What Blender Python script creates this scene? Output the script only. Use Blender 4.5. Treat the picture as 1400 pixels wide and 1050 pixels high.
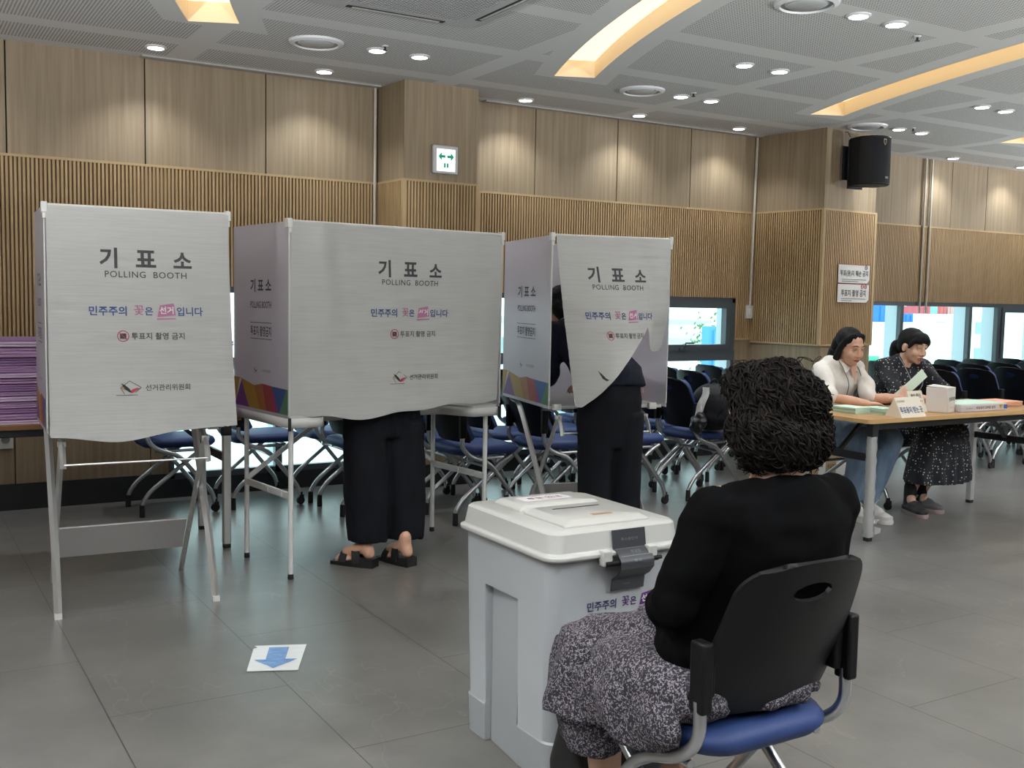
import bpy, bmesh, math, random
from mathutils import Vector, Matrix, Quaternion, noise
PI = math.pi
for o in list(bpy.data.objects): bpy.data.objects.remove(o)
SC = bpy.context.scene
COL = SC.collection
V = Vector

# ---------------------------------------------------------------- camera
EYE = 1.37
F_PX, PITCH, ROLL, YAW = 1435.14, 0.0797249, 0.0182057, 1.0289269
fw = V((math.cos(YAW), math.sin(YAW), 0)); rt = V((math.sin(YAW), -math.cos(YAW), 0)); up = V((0, 0, 1))
yc = fw*math.cos(PITCH) - up*math.sin(PITCH); zc = fw*math.sin(PITCH) + up*math.cos(PITCH)
xc = rt*math.cos(ROLL) + zc*math.sin(ROLL); zu = -rt*math.sin(ROLL) + zc*math.cos(ROLL)
cd = bpy.data.cameras.new('camera'); cam = bpy.data.objects.new('camera', cd); COL.objects.link(cam)
cd.sensor_fit = 'HORIZONTAL'; cd.sensor_width = 36; cd.lens = 36*F_PX/1400; cd.clip_start = .05; cd.clip_end = 400
m = Matrix.Identity(4)
for i in range(3):
    m[i][0] = xc[i]; m[i][1] = zu[i]; m[i][2] = -yc[i]
m.translation = V((0, 0, EYE)); cam.matrix_world = m
SC.camera = cam
# ---------------------------------------------------------------- exposure, world
SC.view_settings.view_transform = 'Standard'; SC.view_settings.look = 'None'
SC.view_settings.exposure = 0.7; SC.view_settings.gamma = 1; SC.view_settings.use_curve_mapping = False
SC.cycles.use_denoising = True
SC.cycles.max_bounces = 8; SC.cycles.transparent_max_bounces = 12
SC.cycles.sample_clamp_indirect = 6; SC.cycles.caustics_reflective = False; SC.cycles.caustics_refractive = False
W = bpy.data.worlds.new('sky'); SC.world = W; W.use_nodes = True
bg = W.node_tree.nodes['Background']; bg.inputs[0].default_value = (.84, .96, 1, 1); bg.inputs[1].default_value = 1.8
DOWNLIGHT_W = 22; ADDED_HALL_W = 115; ADDED_UPLIGHT_W = 1250; COVE = .85

# ---------------------------------------------------------------- materials
def srgb(r, g, b):
    f = lambda c: (c/255/12.92 if c/255 <= .04045 else ((c/255+.055)/1.055)**2.4)
    return (f(r), f(g), f(b))
_M = {}
def mat(name, col, rough=.5, metal=0, spec=.5, emit=None, es=0, alpha=1):
    if name in _M: return _M[name]
    M = bpy.data.materials.new(name); M.use_nodes = True; b = M.node_tree.nodes['Principled BSDF']
    b.inputs['Base Color'].default_value = (*col, 1); b.inputs['Roughness'].default_value = rough
    b.inputs['Metallic'].default_value = metal; b.inputs['Specular IOR Level'].default_value = spec
    if emit: b.inputs['Emission Color'].default_value = (*emit, 1); b.inputs['Emission Strength'].default_value = es
    _M[name] = M
    return M
def N(M, typ, **kw):
    n = M.node_tree.nodes.new(typ)
    for k, v in kw.items(): setattr(n, k, v)
    return n
def L(M, a, b): M.node_tree.links.new(a, b)
def bsdf(M): return M.node_tree.nodes['Principled BSDF']
def math_n(M, op, a, b=None, c=None):
    n = N(M, 'ShaderNodeMath', operation=op)
    for i, x in enumerate((a, b, c)):
        if x is None: continue
        if isinstance(x, (int, float)): n.inputs[i].default_value = x
        else: L(M, x, n.inputs[i])
    return n.outputs[0]
def coords(M, scale=(1, 1, 1), src='Object'):
    t = N(M, 'ShaderNodeTexCoord'); mp = N(M, 'ShaderNodeMapping'); mp.inputs['Scale'].default_value = scale
    L(M, t.outputs[src], mp.inputs[0]); return mp.outputs[0]
def noise_n(M, vec, scale, detail=3, rough=.55):
    n = N(M, 'ShaderNodeTexNoise'); n.inputs['Scale'].default_value = scale; n.inputs['Detail'].default_value = detail
    n.inputs['Roughness'].default_value = rough; L(M, vec, n.inputs['Vector']); return n.outputs[0]
def ramp(M, fac, stops):
    r = N(M, 'ShaderNodeValToRGB'); e = r.color_ramp.elements
    while len(e) < len(stops): e.new(.5)
    for el, (p, c) in zip(e, stops): el.position = p; el.color = (*c, 1)
    L(M, fac, r.inputs[0]); return r.outputs[0]
def mixc(M, fac, a, b):
    n = N(M, 'ShaderNodeMix', data_type='RGBA')
    if isinstance(fac, (int, float)): n.inputs[0].default_value = fac
    else: L(M, fac, n.inputs[0])
    for i, x in ((6, a), (7, b)):
        if isinstance(x, tuple): n.inputs[i].default_value = (*x, 1)
        else: L(M, x, n.inputs[i])
    return n.outputs[2]
def bump(M, h, strength=.2, dist=.01):
    b = N(M, 'ShaderNodeBump'); b.inputs['Strength'].default_value = strength; b.inputs['Distance'].default_value = dist
    L(M, h, b.inputs['Height']); L(M, b.outputs[0], bsdf(M).inputs['Normal'])
def noisy(name, c1, c2, scale=(8, 8, 8), ns=1, rough=.6, metal=0, bs=0, spec=.5):
    if name in _M: return _M[name]
    M = mat(name, c1, rough, metal, spec); v = coords(M, scale); n = noise_n(M, v, ns)
    L(M, ramp(M, n, [(.3, c1), (.7, c2)]), bsdf(M).inputs['Base Color'])
    if bs: bump(M, n, bs)
    return M

VENEER = noisy('oak veneer', srgb(128, 111, 87), srgb(151, 134, 109), (38, 38, 1.3), 1, .55)
SLAT = noisy('oak slat', srgb(158, 130, 92), srgb(180, 152, 112), (30, 30, 1.5), 1, .5)
SLATBACK = noisy('oak slat backing', srgb(106, 84, 57), srgb(122, 98, 68), (30, 30, 1.5), 1, .7)
TRIM = mat('pale oak trim', srgb(172, 147, 108), .5)
SEAM = mat('dark seam', (.015, .012, .01), .8)
BLACKBASE = mat('black baseboard', (.012, .013, .016), .45)
WHITEWALL = mat('off white wall', (.55, .53, .50), .9)
STEEL = mat('brushed aluminium', (.74, .74, .74), .38, .85)
WHITEMETAL = mat('white painted metal', (.66, .66, .66), .35)
BLACKMETAL = mat('black painted metal', (.012, .013, .016), .4)
BLACKPL = mat('black plastic', (.004, .004, .0045), .5, 0, .22)
RUBBER = mat('black rubber', (.01, .01, .011), .7)
CHROME = mat('chrome tube', (.60, .61, .63), .22, 1)
BLUEFAB = noisy('blue upholstery', (.012, .032, .125), (.016, .042, .155), (300, 300, 300), 1, .62)
WHITEPL = mat('white plastic', (.62, .62, .60), .35)
INK = mat('black ink', (.02, .02, .022), .7)
GREYINK = mat('grey ink', (.05, .05, .055), .7)
NAVYINK = mat('navy ink', (.045, .085, .22), .7)
PINKINK = mat('rose ink', (.40, .16, .27), .7)
PURPINK = mat('purple ink', (.09, .02, .14), .7)
PALEINK = mat('white ink', (.72, .70, .70), .7)
REDINK = mat('red ink', (.38, .03, .05), .7)
PAPER = mat('white paper', (.68, .67, .65), .8)

def glass_mat():
    M = bpy.data.materials.new('window glass'); M.use_nodes = True; nt = M.node_tree; nt.nodes.clear()
    o = nt.nodes.new('ShaderNodeOutputMaterial'); t = nt.nodes.new('ShaderNodeBsdfTransparent'); g = nt.nodes.new('ShaderNodeBsdfGlossy')
    t.inputs[0].default_value = (.86, .97, .96, 1); g.inputs['Roughness'].default_value = .02
    mx = nt.nodes.new('ShaderNodeMixShader'); mx.inputs[0].default_value = .06
    nt.links.new(t.outputs[0], mx.inputs[1]); nt.links.new(g.outputs[0], mx.inputs[2]); nt.links.new(mx.outputs[0], o.inputs[0])
    return M
GLASS = glass_mat()
def sheet_mat(name, col, trans, clear=0.0, rough=.6, rib=0):
    """thin translucent sheet: diffuse + translucent + a share that is plainly see-through"""
    M = bpy.data.materials.new(name); M.use_nodes = True; nt = M.node_tree; nt.nodes.clear()
    o = nt.nodes.new('ShaderNodeOutputMaterial'); d = nt.nodes.new('ShaderNodeBsdfPrincipled'); t = nt.nodes.new('ShaderNodeBsdfTranslucent')
    d.inputs['Base Color'].default_value = (*col, 1); d.inputs['Roughness'].default_value = rough; t.inputs[0].default_value = (*col, 1)
    mx = nt.nodes.new('ShaderNodeMixShader'); mx.inputs[0].default_value = trans
    nt.links.new(d.outputs[0], mx.inputs[1]); nt.links.new(t.outputs[0], mx.inputs[2]); last = mx
    if clear:
        tr = nt.nodes.new('ShaderNodeBsdfTransparent'); m2 = nt.nodes.new('ShaderNodeMixShader'); m2.inputs[0].default_value = clear
        nt.links.new(last.outputs[0], m2.inputs[1]); nt.links.new(tr.outputs[0], m2.inputs[2]); last = m2
    nt.links.new(last.outputs[0], o.inputs[0])
    return M
def weave(M):
    nt = M.node_tree; p = [n for n in nt.nodes if n.type == 'BSDF_PRINCIPLED'][0]; c = p.inputs['Base Color'].default_value[:3]
    v = coords(M, (5, 5, 120)); n = noise_n(M, v, 1, 3, .6); n2 = noise_n(M, coords(M, (2.2, 2.2, 3)), 1, 3, .6)
    col = ramp(M, n, [(.3, tuple(x*.93 for x in c)), (.7, tuple(x*1.05 for x in c))]); L(M, mixc(M, math_n(M, 'MULTIPLY', n2, .22), col, tuple(x*.80 for x in c)), p.inputs['Base Color'])
    b = N(M, 'ShaderNodeBump'); b.inputs['Strength'].default_value = .25; b.inputs['Distance'].default_value = .004; L(M, n, b.inputs['Height']); L(M, b.outputs[0], p.inputs['Normal'])
CURTAIN = sheet_mat('white curtain fabric', (.51, .515, .51), .12, 0, .9)
weave(CURTAIN)
PANEL = sheet_mat('translucent corrugated plastic', (.70, .67, .72), .42, .2, .35)
FILM = sheet_mat('clear plastic film', (.75, .77, .78), .2, .6, .15)

# ---------------------------------------------------------------- mesh building
class MB:
    def __init__(s): s.v = []; s.f = []; s.m = []; s.k = 0
    def add(s, vs, fs):
        b = len(s.v); s.v += [V(p) for p in vs]
        for f in fs: s.f.append([b+i for i in f]); s.m.append(s.k)
        return s
    def use(s, k): s.k = k; return s
    def box(s, c, d, rot=None):
        c = V(c); x, y, z = d[0]/2, d[1]/2, d[2]/2
        P = [V((a*x, b*y, e*z)) for a in (-1, 1) for b in (-1, 1) for e in (-1, 1)]
        if rot is not None: P = [rot @ p for p in P]
        return s.add([c+p for p in P], [(0, 1, 3, 2), (4, 6, 7, 5), (0, 4, 5, 1), (2, 3, 7, 6), (0, 2, 6, 4), (1, 5, 7, 3)])
    def bx(s, x0, x1, y0, y1, z0, z1): return s.box(((x0+x1)/2, (y0+y1)/2, (z0+z1)/2), (x1-x0, y1-y0, z1-z0))
    def bar(s, a, b, w, h, upv=(0, 0, 1)):
        a, b = V(a), V(b); d = (b-a); ln = d.length; d.normalize(); u = V(upv)
        if abs(d.dot(u)) > .98: u = V((1, 0, 0))
        x = d.cross(u).normalized(); z = x.cross(d)
        R = Matrix((x, d, z)).transposed()
        return s.box((a+b)/2, (w, ln, h), R)
    def tube(s, pts, r, n=10, caps=True, closed=False, flat=1.0):
        pts = [V(p) for p in pts]; k = len(pts)
        rs = r if isinstance(r, (list, tuple)) else [r]*k
        T = []
        for i in range(k):
            a = pts[(i-1) % k] if (closed or i > 0) else pts[i]; b = pts[(i+1) % k] if (closed or i < k-1) else pts[i]
            t = (b-a); T.append(t.normalized() if t.length > 1e-9 else V((0, 0, 1)))
        u = V((0, 0, 1)) if abs(T[0].z) < .9 else V((1, 0, 0)); u = (u-T[0]*u.dot(T[0])).normalized(); vs = []
        for i in range(k):
            u = u-T[i]*u.dot(T[i]); u = u.normalized() if u.length > 1e-6 else T[i].orthogonal().normalized(); w = T[i].cross(u)
            for j in range(n):
                a = 2*PI*j/n; vs.append(pts[i]+(u*math.cos(a)+w*math.sin(a)*flat)*rs[i])
        fs = [(i*n+j, i*n+(j+1) % n, ((i+1) % k)*n+(j+1) % n, ((i+1) % k)*n+j) for i in range(k if closed else k-1) for j in range(n)]
        if caps and not closed: fs += [tuple(reversed(range(n))), tuple(range((k-1)*n, k*n))]
        return s.add(vs, fs)
    def lathe(s, prof, n=24, M=None):
        vs = []; M = M or Matrix.Identity(4)
        for r, z in prof:
            for j in range(n): a = 2*PI*j/n; vs.append(M @ V((r*math.cos(a), r*math.sin(a), z)))
        k = len(prof)
        fs = [(i*n+j, i*n+(j+1) % n, (i+1)*n+(j+1) % n, (i+1)*n+j) for i in range(k-1) for j in range(n)]
        fs += [tuple(reversed(range(n))), tuple(range((k-1)*n, k*n))]
        return s.add(vs, fs)
    def prism(s, poly, z0, z1, M=None):
        M = M or Matrix.Identity(4); n = len(poly)
        vs = [M @ V((x, y, z0)) for x, y in poly]+[M @ V((x, y, z1)) for x, y in poly]
        return s.add(vs, [tuple(reversed(range(n))), tuple(range(n, 2*n))]+[(i, (i+1) % n, n+(i+1) % n, n+i) for i in range(n)])
    def loft(s, rings, caps=True):
        n = len(rings[0]); k = len(rings); vs = [p for r in rings for p in r]
        fs = [(i*n+j, i*n+(j+1) % n, (i+1)*n+(j+1) % n, (i+1)*n+j) for i in range(k-1) for j in range(n)]
        if caps: fs += [tuple(reversed(range(n))), tuple(range((k-1)*n, k*n))]
        return s.add(vs, fs)
    def ell(s, c, r, R=None, n=16, m=10):
        c = V(c); r = (r, r, r) if isinstance(r, (int, float)) else r; R = R or Matrix.Identity(3); vs = []
        for i in range(1, m):
            t = PI*i/m
            for j in range(n):
                a = 2*PI*j/n; vs.append(c+R @ V((r[0]*math.sin(t)*math.cos(a), r[1]*math.sin(t)*math.sin(a), r[2]*math.cos(t))))
        fs = [(i*n+j, (i+1)*n+j, (i+1)*n+(j+1) % n, i*n+(j+1) % n) for i in range(m-2) for j in range(n)]
        t = len(vs); vs += [c+R @ V((0, 0, r[2])), c+R @ V((0, 0, -r[2]))]
        fs += [(t, j, (j+1) % n) for j in range(n)]+[(t+1, (m-2)*n+(j+1) % n, (m-2)*n+j) for j in range(n)]
        return s.add(vs, fs)
    def sheet(s, fn, nu, nv, thick, keep=None, snap=None):
        """fn(u,v)->point; a sheet with thickness; keep(u,v) drops cells; snap(u,v)->(u,v) moves rim verts"""
        cells = [(i, j) for i in range(nu) for j in range(nv) if keep is None or keep((i+.5)/nu, (j+.5)/nv)]
        used = {}
        cnt = {}
        for i, j in cells:
            for q in ((i, j), (i+1, j), (i+1, j+1), (i, j+1)): cnt[q] = cnt.get(q, 0)+1
        def uv(q):
            u, v = q[0]/nu, q[1]/nv
            if snap and cnt[q] < 4 and 0 < q[0] < nu and 0 < q[1] < nv: u, v = snap(u, v)
            return u, v
        top = []; bot = []
        for q in cnt:
            u, v = uv(q); used[q] = len(top); p = V(fn(u, v)); e = 1e-3
            n = (V(fn(u+e, v))-V(fn(u-e, v))).cross(V(fn(u, v+e))-V(fn(u, v-e)))
            n = n.normalized() if n.length > 1e-12 else V((0, 0, 1))
            top.append(p+n*thick/2); bot.append(p-n*thick/2)
        n0 = len(top); fs = []; ed = {}
        for i, j in cells:
            q = [used[x] for x in ((i, j), (i+1, j), (i+1, j+1), (i, j+1))]
            fs.append(tuple(q)); fs.append(tuple(n0+x for x in reversed(q)))
            for a, b in zip(q, q[1:]+q[:1]): ed[(a, b)] = 1
        for a, b in ed:
            if (b, a) not in ed: fs.append((b, a, n0+a, n0+b))
        return s.add(top+bot, fs)
    def surf(s, fn, nu, nv):
        vs = [fn(i/nu, j/nv) for i in range(nu+1) for j in range(nv+1)]
        return s.add(vs, [(i*(nv+1)+j, (i+1)*(nv+1)+j, (i+1)*(nv+1)+j+1, i*(nv+1)+j+1) for i in range(nu) for j in range(nv)])
    def text(s, t, w=None, h=None, cx=0, cy=0, fn=None, bold=0, align='c', sx=1, gap=1.0):
        """flat lettering: scaled to height h (or width w), centred at (cx, cy), each vertex placed by fn(x, y)"""
        vs, fs = glyphs(t, bold, gap)
        if not vs: return s
        x0 = min(p[0] for p in vs); x1 = max(p[0] for p in vs); y0 = min(p[1] for p in vs); y1 = max(p[1] for p in vs)
        k = (w/(x1-x0)) if w else h/(y1-y0); ky = (h/(y1-y0)) if (w and h) else k
        ax = (x0+x1)/2 if align == 'c' else x0
        return s.add([fn(cx+(x-ax)*k*sx, cy+(y-(y0+y1)/2)*ky) for x, y in vs], fs)
    def build(s, name, mats, parent=None, smooth=True, angle=40, world=False, bevel=0, seg=2):
        me = bpy.data.meshes.new(name)
        off = V(parent.location) if (parent is not None and world) else V((0, 0, 0))
        me.from_pydata([tuple(p-off) for p in s.v], [], s.f)
        for mm in (mats if isinstance(mats, (list, tuple)) else [mats]): me.materials.append(mm)
        me.polygons.foreach_set('material_index', s.m)
        if smooth:
            me.polygons.foreach_set('use_smooth', [True]*len(me.polygons)); me.update()
            me.set_sharp_from_angle(angle=math.radians(angle))
        me.update()
        o = bpy.data.objects.new(name, me); COL.objects.link(o)
        if parent is not None: o.parent = parent
        if bevel:
            b = o.modifiers.new('bevel', 'BEVEL'); b.width = bevel; b.segments = seg; b.limit_method = 'ANGLE'; b.angle_limit = math.radians(50)
        return o
def _bw(s, name, mats, part, root, **k):
    """world-space pieces as a sub-part of a part of root"""
    off = V(root.location); s.v = [p-off for p in s.v]
    return s.build(name, mats, part, **k)
MB.buildw = _bw
_G = {}
def glyphs(t, bold=0, gap=1.0):
    key = (t, bold, gap)
    if key not in _G:
        c = bpy.data.curves.new('lettering', 'FONT'); c.body = t; c.size = 1; c.offset = bold; c.resolution_u = 3; c.space_character = gap
        o = bpy.data.objects.new('lettering', c); COL.objects.link(o)
        dg = bpy.context.evaluated_depsgraph_get(); dg.update()
        me = bpy.data.meshes.new_from_object(o.evaluated_get(dg))
        _G[key] = ([(p.co.x, p.co.y) for p in me.vertices], [tuple(p.vertices) for p in me.polygons])
        bpy.data.objects.remove(o); bpy.data.curves.remove(c); bpy.data.meshes.remove(me)
    return _G[key]
def tag(o, label=None, cat=None, group=None, kind=None):
    if label: o['label'] = label
    if cat: o['category'] = cat
    if group: o['group'] = group
    if kind: o['kind'] = kind
    return o
def thing(name, label, cat, loc=(0, 0, 0), rz=0, group=None):
    o = bpy.data.objects.new(name, None); COL.objects.link(o); o.empty_display_size = .1
    o.location = loc; o.rotation_euler = (0, 0, rz)
    return tag(o, label, cat, group)
def dup(root, loc=None, rz=None, label=None, group=None):
    r = root.copy(); COL.objects.link(r)
    if loc is not None: r.location = loc
    if rz is not None: r.rotation_euler = (0, 0, rz)
    if label: r['label'] = label
    if group: r['group'] = group
    for ch in list(root.children):
        c = ch.copy(); COL.objects.link(c); c.parent = r
        for g in list(ch.children):
            d = g.copy(); COL.objects.link(d); d.parent = c
    return r
def smooth_path(pts, n=6):
    """Catmull-Rom through the points"""
    pts = [V(p) for p in pts]; out = []
    for i in range(len(pts)-1):
        p0 = pts[max(i-1, 0)]; p1 = pts[i]; p2 = pts[i+1]; p3 = pts[min(i+2, len(pts)-1)]
        for k in range(n):
            t = k/n; out.append(.5*((2*p1)+(p2-p0)*t+(2*p0-5*p1+4*p2-p3)*t*t+(3*p1-p0-3*p2+p3)*t**3))
    return out+[pts[-1]]
def rounded(pts, r, n=4):
    """polyline with rounded corners"""
    pts = [V(p) for p in pts]; out = [pts[0]]
    for i in range(1, len(pts)-1):
        a = (pts[i-1]-pts[i]); b = (pts[i+1]-pts[i]); rr = min(r, a.length*.49, b.length*.49)
        p = pts[i]+a.normalized()*rr; q = pts[i]+b.normalized()*rr
        for k in range(n+1):
            t = k/n; out.append(p*(1-t)**2+pts[i]*2*t*(1-t)+q*t*t)
    return out+[pts[-1]]
def rrect(w, d, r, n=4, cx=0, cy=0):
    out = []
    for sx, sy, a0 in ((1, 1, 0), (-1, 1, PI/2), (-1, -1, PI), (1, -1, 1.5*PI)):
        for k in range(n+1):
            a = a0+PI/2*k/n; out.append((cx+sx*(w/2-r)+r*math.cos(a), cy+sy*(d/2-r)+r*math.sin(a)))
    return out
def organic(mb, name, material, parent, voxel, smooth_it=4, world=True, disp=None, sf=.5):
    """fuse the closed pieces of mb into one continuous skin"""
    me = bpy.data.meshes.new(name); me.from_pydata([tuple(p) for p in mb.v], [], mb.f); me.update()
    bm = bmesh.new(); bm.from_mesh(me); bmesh.ops.recalc_face_normals(bm, faces=bm.faces); bm.to_mesh(me); bm.free()
    t = bpy.data.objects.new(name, me); COL.objects.link(t)
    r = t.modifiers.new('r', 'REMESH'); r.mode = 'VOXEL'; r.voxel_size = voxel; r.use_smooth_shade = True
    if smooth_it: q = t.modifiers.new('s', 'SMOOTH'); q.iterations = smooth_it; q.factor = sf
    dg = bpy.context.evaluated_depsgraph_get(); dg.update()
    out = bpy.data.meshes.new_from_object(t.evaluated_get(dg))
    bpy.data.objects.remove(t); bpy.data.meshes.remove(me)
    out.name = name; out.materials.clear(); out.materials.append(material)
    if disp:
        ns = [v.normal.copy() for v in out.vertices]
        for v, n in zip(out.vertices, ns): v.co += n*disp(v.co, n)
    if parent is not None and world:
        off = V(parent.location)
        for v in out.vertices: v.co -= off
    out.polygons.foreach_set('use_smooth', [True]*len(out.polygons)); out.update()
    o = bpy.data.objects.new(name, out); COL.objects.link(o)
    if parent is not None: o.parent = parent
    return o
# ================================================================ the setting
YB = 7.18; ZC = 2.89; ZS = 2.205; XL, XR, YF = -5.0, 17.0, -5.5
WT = 1.415; DADO = 1.055; BASE = .165
# ---- floor: grey stone tiles .6 x 1.2, every other column shifted half a tile
FL = mat('grey stone floor tile', srgb(112, 110, 106), .34, 0, .5)
t = N(FL, 'ShaderNodeTexCoord'); sp = N(FL, 'ShaderNodeSeparateXYZ'); L(FL, t.outputs['Object'], sp.inputs[0])
cx = math_n(FL, 'DIVIDE', sp.outputs[0], .6); fx = math_n(FL, 'FRACT', cx); ix = math_n(FL, 'FLOOR', cx)
odd = math_n(FL, 'MULTIPLY', math_n(FL, 'FRACT', math_n(FL, 'MULTIPLY', ix, .5)), 1.0)
cy = math_n(FL, 'ADD', math_n(FL, 'DIVIDE', math_n(FL, 'SUBTRACT', sp.outputs[1], 3.49), 1.2), math_n(FL, 'SUBTRACT', .5, odd)); fy = math_n(FL, 'FRACT', cy)
ex = math_n(FL, 'MULTIPLY', math_n(FL, 'MINIMUM', fx, math_n(FL, 'SUBTRACT', 1, fx)), .6)
ey = math_n(FL, 'MULTIPLY', math_n(FL, 'MINIMUM', fy, math_n(FL, 'SUBTRACT', 1, fy)), 1.2)
joint = math_n(FL, 'LESS_THAN', math_n(FL, 'MINIMUM', ex, ey), .0018)
vec = coords(FL, (1, 1, 1)); big = noise_n(FL, vec, 2.2, 6, .62)
base = ramp(FL, big, [(.25, srgb(93, 92, 89)), (.5, srgb(107, 105, 102)), (.75, srgb(120, 118, 114))])
wv = noise_n(FL, coords(FL, (1, .45, 1)), 1.3, 4, .6); vein = math_n(FL, 'LESS_THAN', math_n(FL, 'ABSOLUTE', math_n(FL, 'SUBTRACT', wv, .53)), .0016)
base = mixc(FL, math_n(FL, 'MULTIPLY', vein, .13), base, srgb(176, 170, 160))
tn = N(FL, 'ShaderNodeTexWhiteNoise', noise_dimensions='2D'); cmb = N(FL, 'ShaderNodeCombineXYZ'); L(FL, ix, cmb.inputs[0]); L(FL, math_n(FL, 'FLOOR', cy), cmb.inputs[1]); L(FL, cmb.outputs[0], tn.inputs['Vector'])
base = mixc(FL, math_n(FL, 'MULTIPLY', tn.outputs[0], .10), base, srgb(70, 68, 65))
L(FL, mixc(FL, joint, base, srgb(52, 50, 47)), bsdf(FL).inputs['Base Color'])
bsdf(FL).inputs['Roughness'].default_value = .29
bump(FL, noise_n(FL, coords(FL, (14, 5, 1)), 2.0, 2, .5), .05, .006)
tag(MB().bx(XL, XR, YF, YB+.12, -.1, 0).build('floor', FL, smooth=False), kind='structure')

# ---- ceiling: perforated boards, plain bands, four curved coves cut into it
def cove_x(y, xe): d = 6.03-y; return xe-.44*d+.05*d*d
COVES = [1.64, 4.08, 6.52, 8.96, 11.4]
def cove_outline(xe, w, y0, y1, n=24):
    Lp, Rp = [], []
    for i in range(n+1):
        y = y1+(y0-y1)*i/n; x = cove_x(y, xe); d = 6.03-y; s = .44-.10*d; nl = math.hypot(1, s)
        nx, ny = 1/nl, -s/nl
        Lp.append((x-nx*w/2, y-ny*w/2)); Rp.append((x+nx*w/2, y+ny*w/2))
    return Lp+Rp[::-1]
CM = mat('perforated ceiling board', srgb(196, 196, 192), .85)
t = N(CM, 'ShaderNodeTexCoord'); sp = N(CM, 'ShaderNodeSeparateXYZ'); L(CM, t.outputs['Object'], sp.inputs[0]); X, Y = sp.outputs[0], sp.outputs[1]
p = .0185
fx = math_n(CM, 'SUBTRACT', math_n(CM, 'FRACT', math_n(CM, 'DIVIDE', X, p)), .5); fy = math_n(CM, 'SUBTRACT', math_n(CM, 'FRACT', math_n(CM, 'DIVIDE', Y, p)), .5)
r2 = math_n(CM, 'ADD', math_n(CM, 'MULTIPLY', fx, fx), math_n(CM, 'MULTIPLY', fy, fy)); hole = math_n(CM, 'LESS_THAN', r2, .085)
def band(v, off, period, half):
    a = math_n(CM, 'SUBTRACT', math_n(CM, 'FRACT', math_n(CM, 'ADD', math_n(CM, 'DIVIDE', math_n(CM, 'SUBTRACT', v, off), period), .5)), .5)
    return math_n(CM, 'GREATER_THAN', math_n(CM, 'MULTIPLY', math_n(CM, 'ABSOLUTE', a), period), half)
zone = math_n(CM, 'MULTIPLY', band(Y, 3.89, .905, .085), band(X, 5.24, 1.77, .085))
d = math_n(CM, 'SUBTRACT', 6.03, Y); xcv = math_n(CM, 'ADD', math_n(CM, 'MULTIPLY', d, -.44), math_n(CM, 'MULTIPLY', math_n(CM, 'MULTIPLY', d, d), .05))
u = math_n(CM, 'SUBTRACT', math_n(CM, 'SUBTRACT', X, 1.64), xcv); u = math_n(CM, 'SUBTRACT', math_n(CM, 'MULTIPLY', math_n(CM, 'FRACT', math_n(CM, 'ADD', math_n(CM, 'DIVIDE', u, 2.44), .5)), 2.44), 1.22)
near = math_n(CM, 'MULTIPLY', math_n(CM, 'LESS_THAN', math_n(CM, 'ABSOLUTE', u), .30), math_n(CM, 'LESS_THAN', Y, 6.14))
zone = math_n(CM, 'MULTIPLY', zone, math_n(CM, 'SUBTRACT', 1, near)); zone = math_n(CM, 'MULTIPLY', zone, math_n(CM, 'LESS_THAN', Y, 7.05))
L(CM, mixc(CM, math_n(CM, 'MULTIPLY', zone, hole), srgb(206, 206, 203), srgb(92, 92, 92)), bsdf(CM).inputs['Base Color'])
cu = bpy.data.curves.new('ceiling', 'CURVE'); cu.dimensions = '2D'; cu.fill_mode = 'BOTH'
COVE_Y0, COVE_Y1 = 1.2, 6.03
outs = [[(XL, YF), (XR, YF), (XR, YB+.12), (XL, YB+.12)]]+[cove_outline(xe, .28, COVE_Y0, COVE_Y1) for xe in COVES]
for pl in outs:
    s = cu.splines.new('POLY'); s.points.add(len(pl)-1); s.use_cyclic_u = True
    for q, (x, y) in zip(s.points, pl): q.co = (x, y, 0, 1)
to = bpy.data.objects.new('ceiling', cu); COL.objects.link(to); dg = bpy.context.evaluated_depsgraph_get(); dg.update()
cme = bpy.data.meshes.new_from_object(to.evaluated_get(dg)); bpy.data.objects.remove(to)
for v in cme.vertices: v.co.z = ZC
cme.materials.clear(); cme.materials.append(CM); co = bpy.data.objects.new('ceiling', cme); COL.objects.link(co); tag(co, kind='structure')
WARMWALL = mat('cream cove side', srgb(226, 208, 176), .8)
WARM = mat('warm backlit cove panel', (.9, .75, .5), .8, emit=(1.0, .79, .53), es=COVE)
for i, xe in enumerate(COVES):
    pl = cove_outline(xe, .28, COVE_Y0, COVE_Y1); n = len(pl)
    c = tag(MB().add([(x, y, ZC-.002) for x, y in pl]+[(x, y, ZC+.11) for x, y in pl], [(j, (j+1) % n, n+(j+1) % n, n+j) for j in range(n)]).build('trim_%d' % (i+1), WARMWALL), kind='structure')
    h = len(pl)//2; top = [(x, y, ZC+.11) for x, y in pl]
    lp = MB().add(top, [(j, j+1, n-2-j, n-1-j) for j in range(h-1)]).build('light_panel', WARM, smooth=False)
    tag(lp, ['curved warm cove light cut off at the top left edge of the ceiling', 'curved warm cove light in the ceiling above the third booth', 'curved warm cove light in the ceiling left of the black loudspeaker',
             'curved warm cove light right of the black loudspeaker, mostly cut off', 'curved warm cove light beyond the right edge'][i], 'ceiling light', 'curved cove lights')
tag(MB().bx(XL, XR, YF, YB+.12, ZC+.3, ZC+.4).build('ceiling_slab', WHITEWALL, smooth=False), kind='structure')
tag(MB().bx(1.47, 3.13, 7.085, 7.16, ZC-.012, ZC-.001).bx(4.0, 6.88, 7.10, 7.16, ZC-.012, ZC-.001).build('trim_9', mat('white ceiling edge trim', srgb(165, 163, 158), .6), smooth=False), kind='structure')

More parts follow.
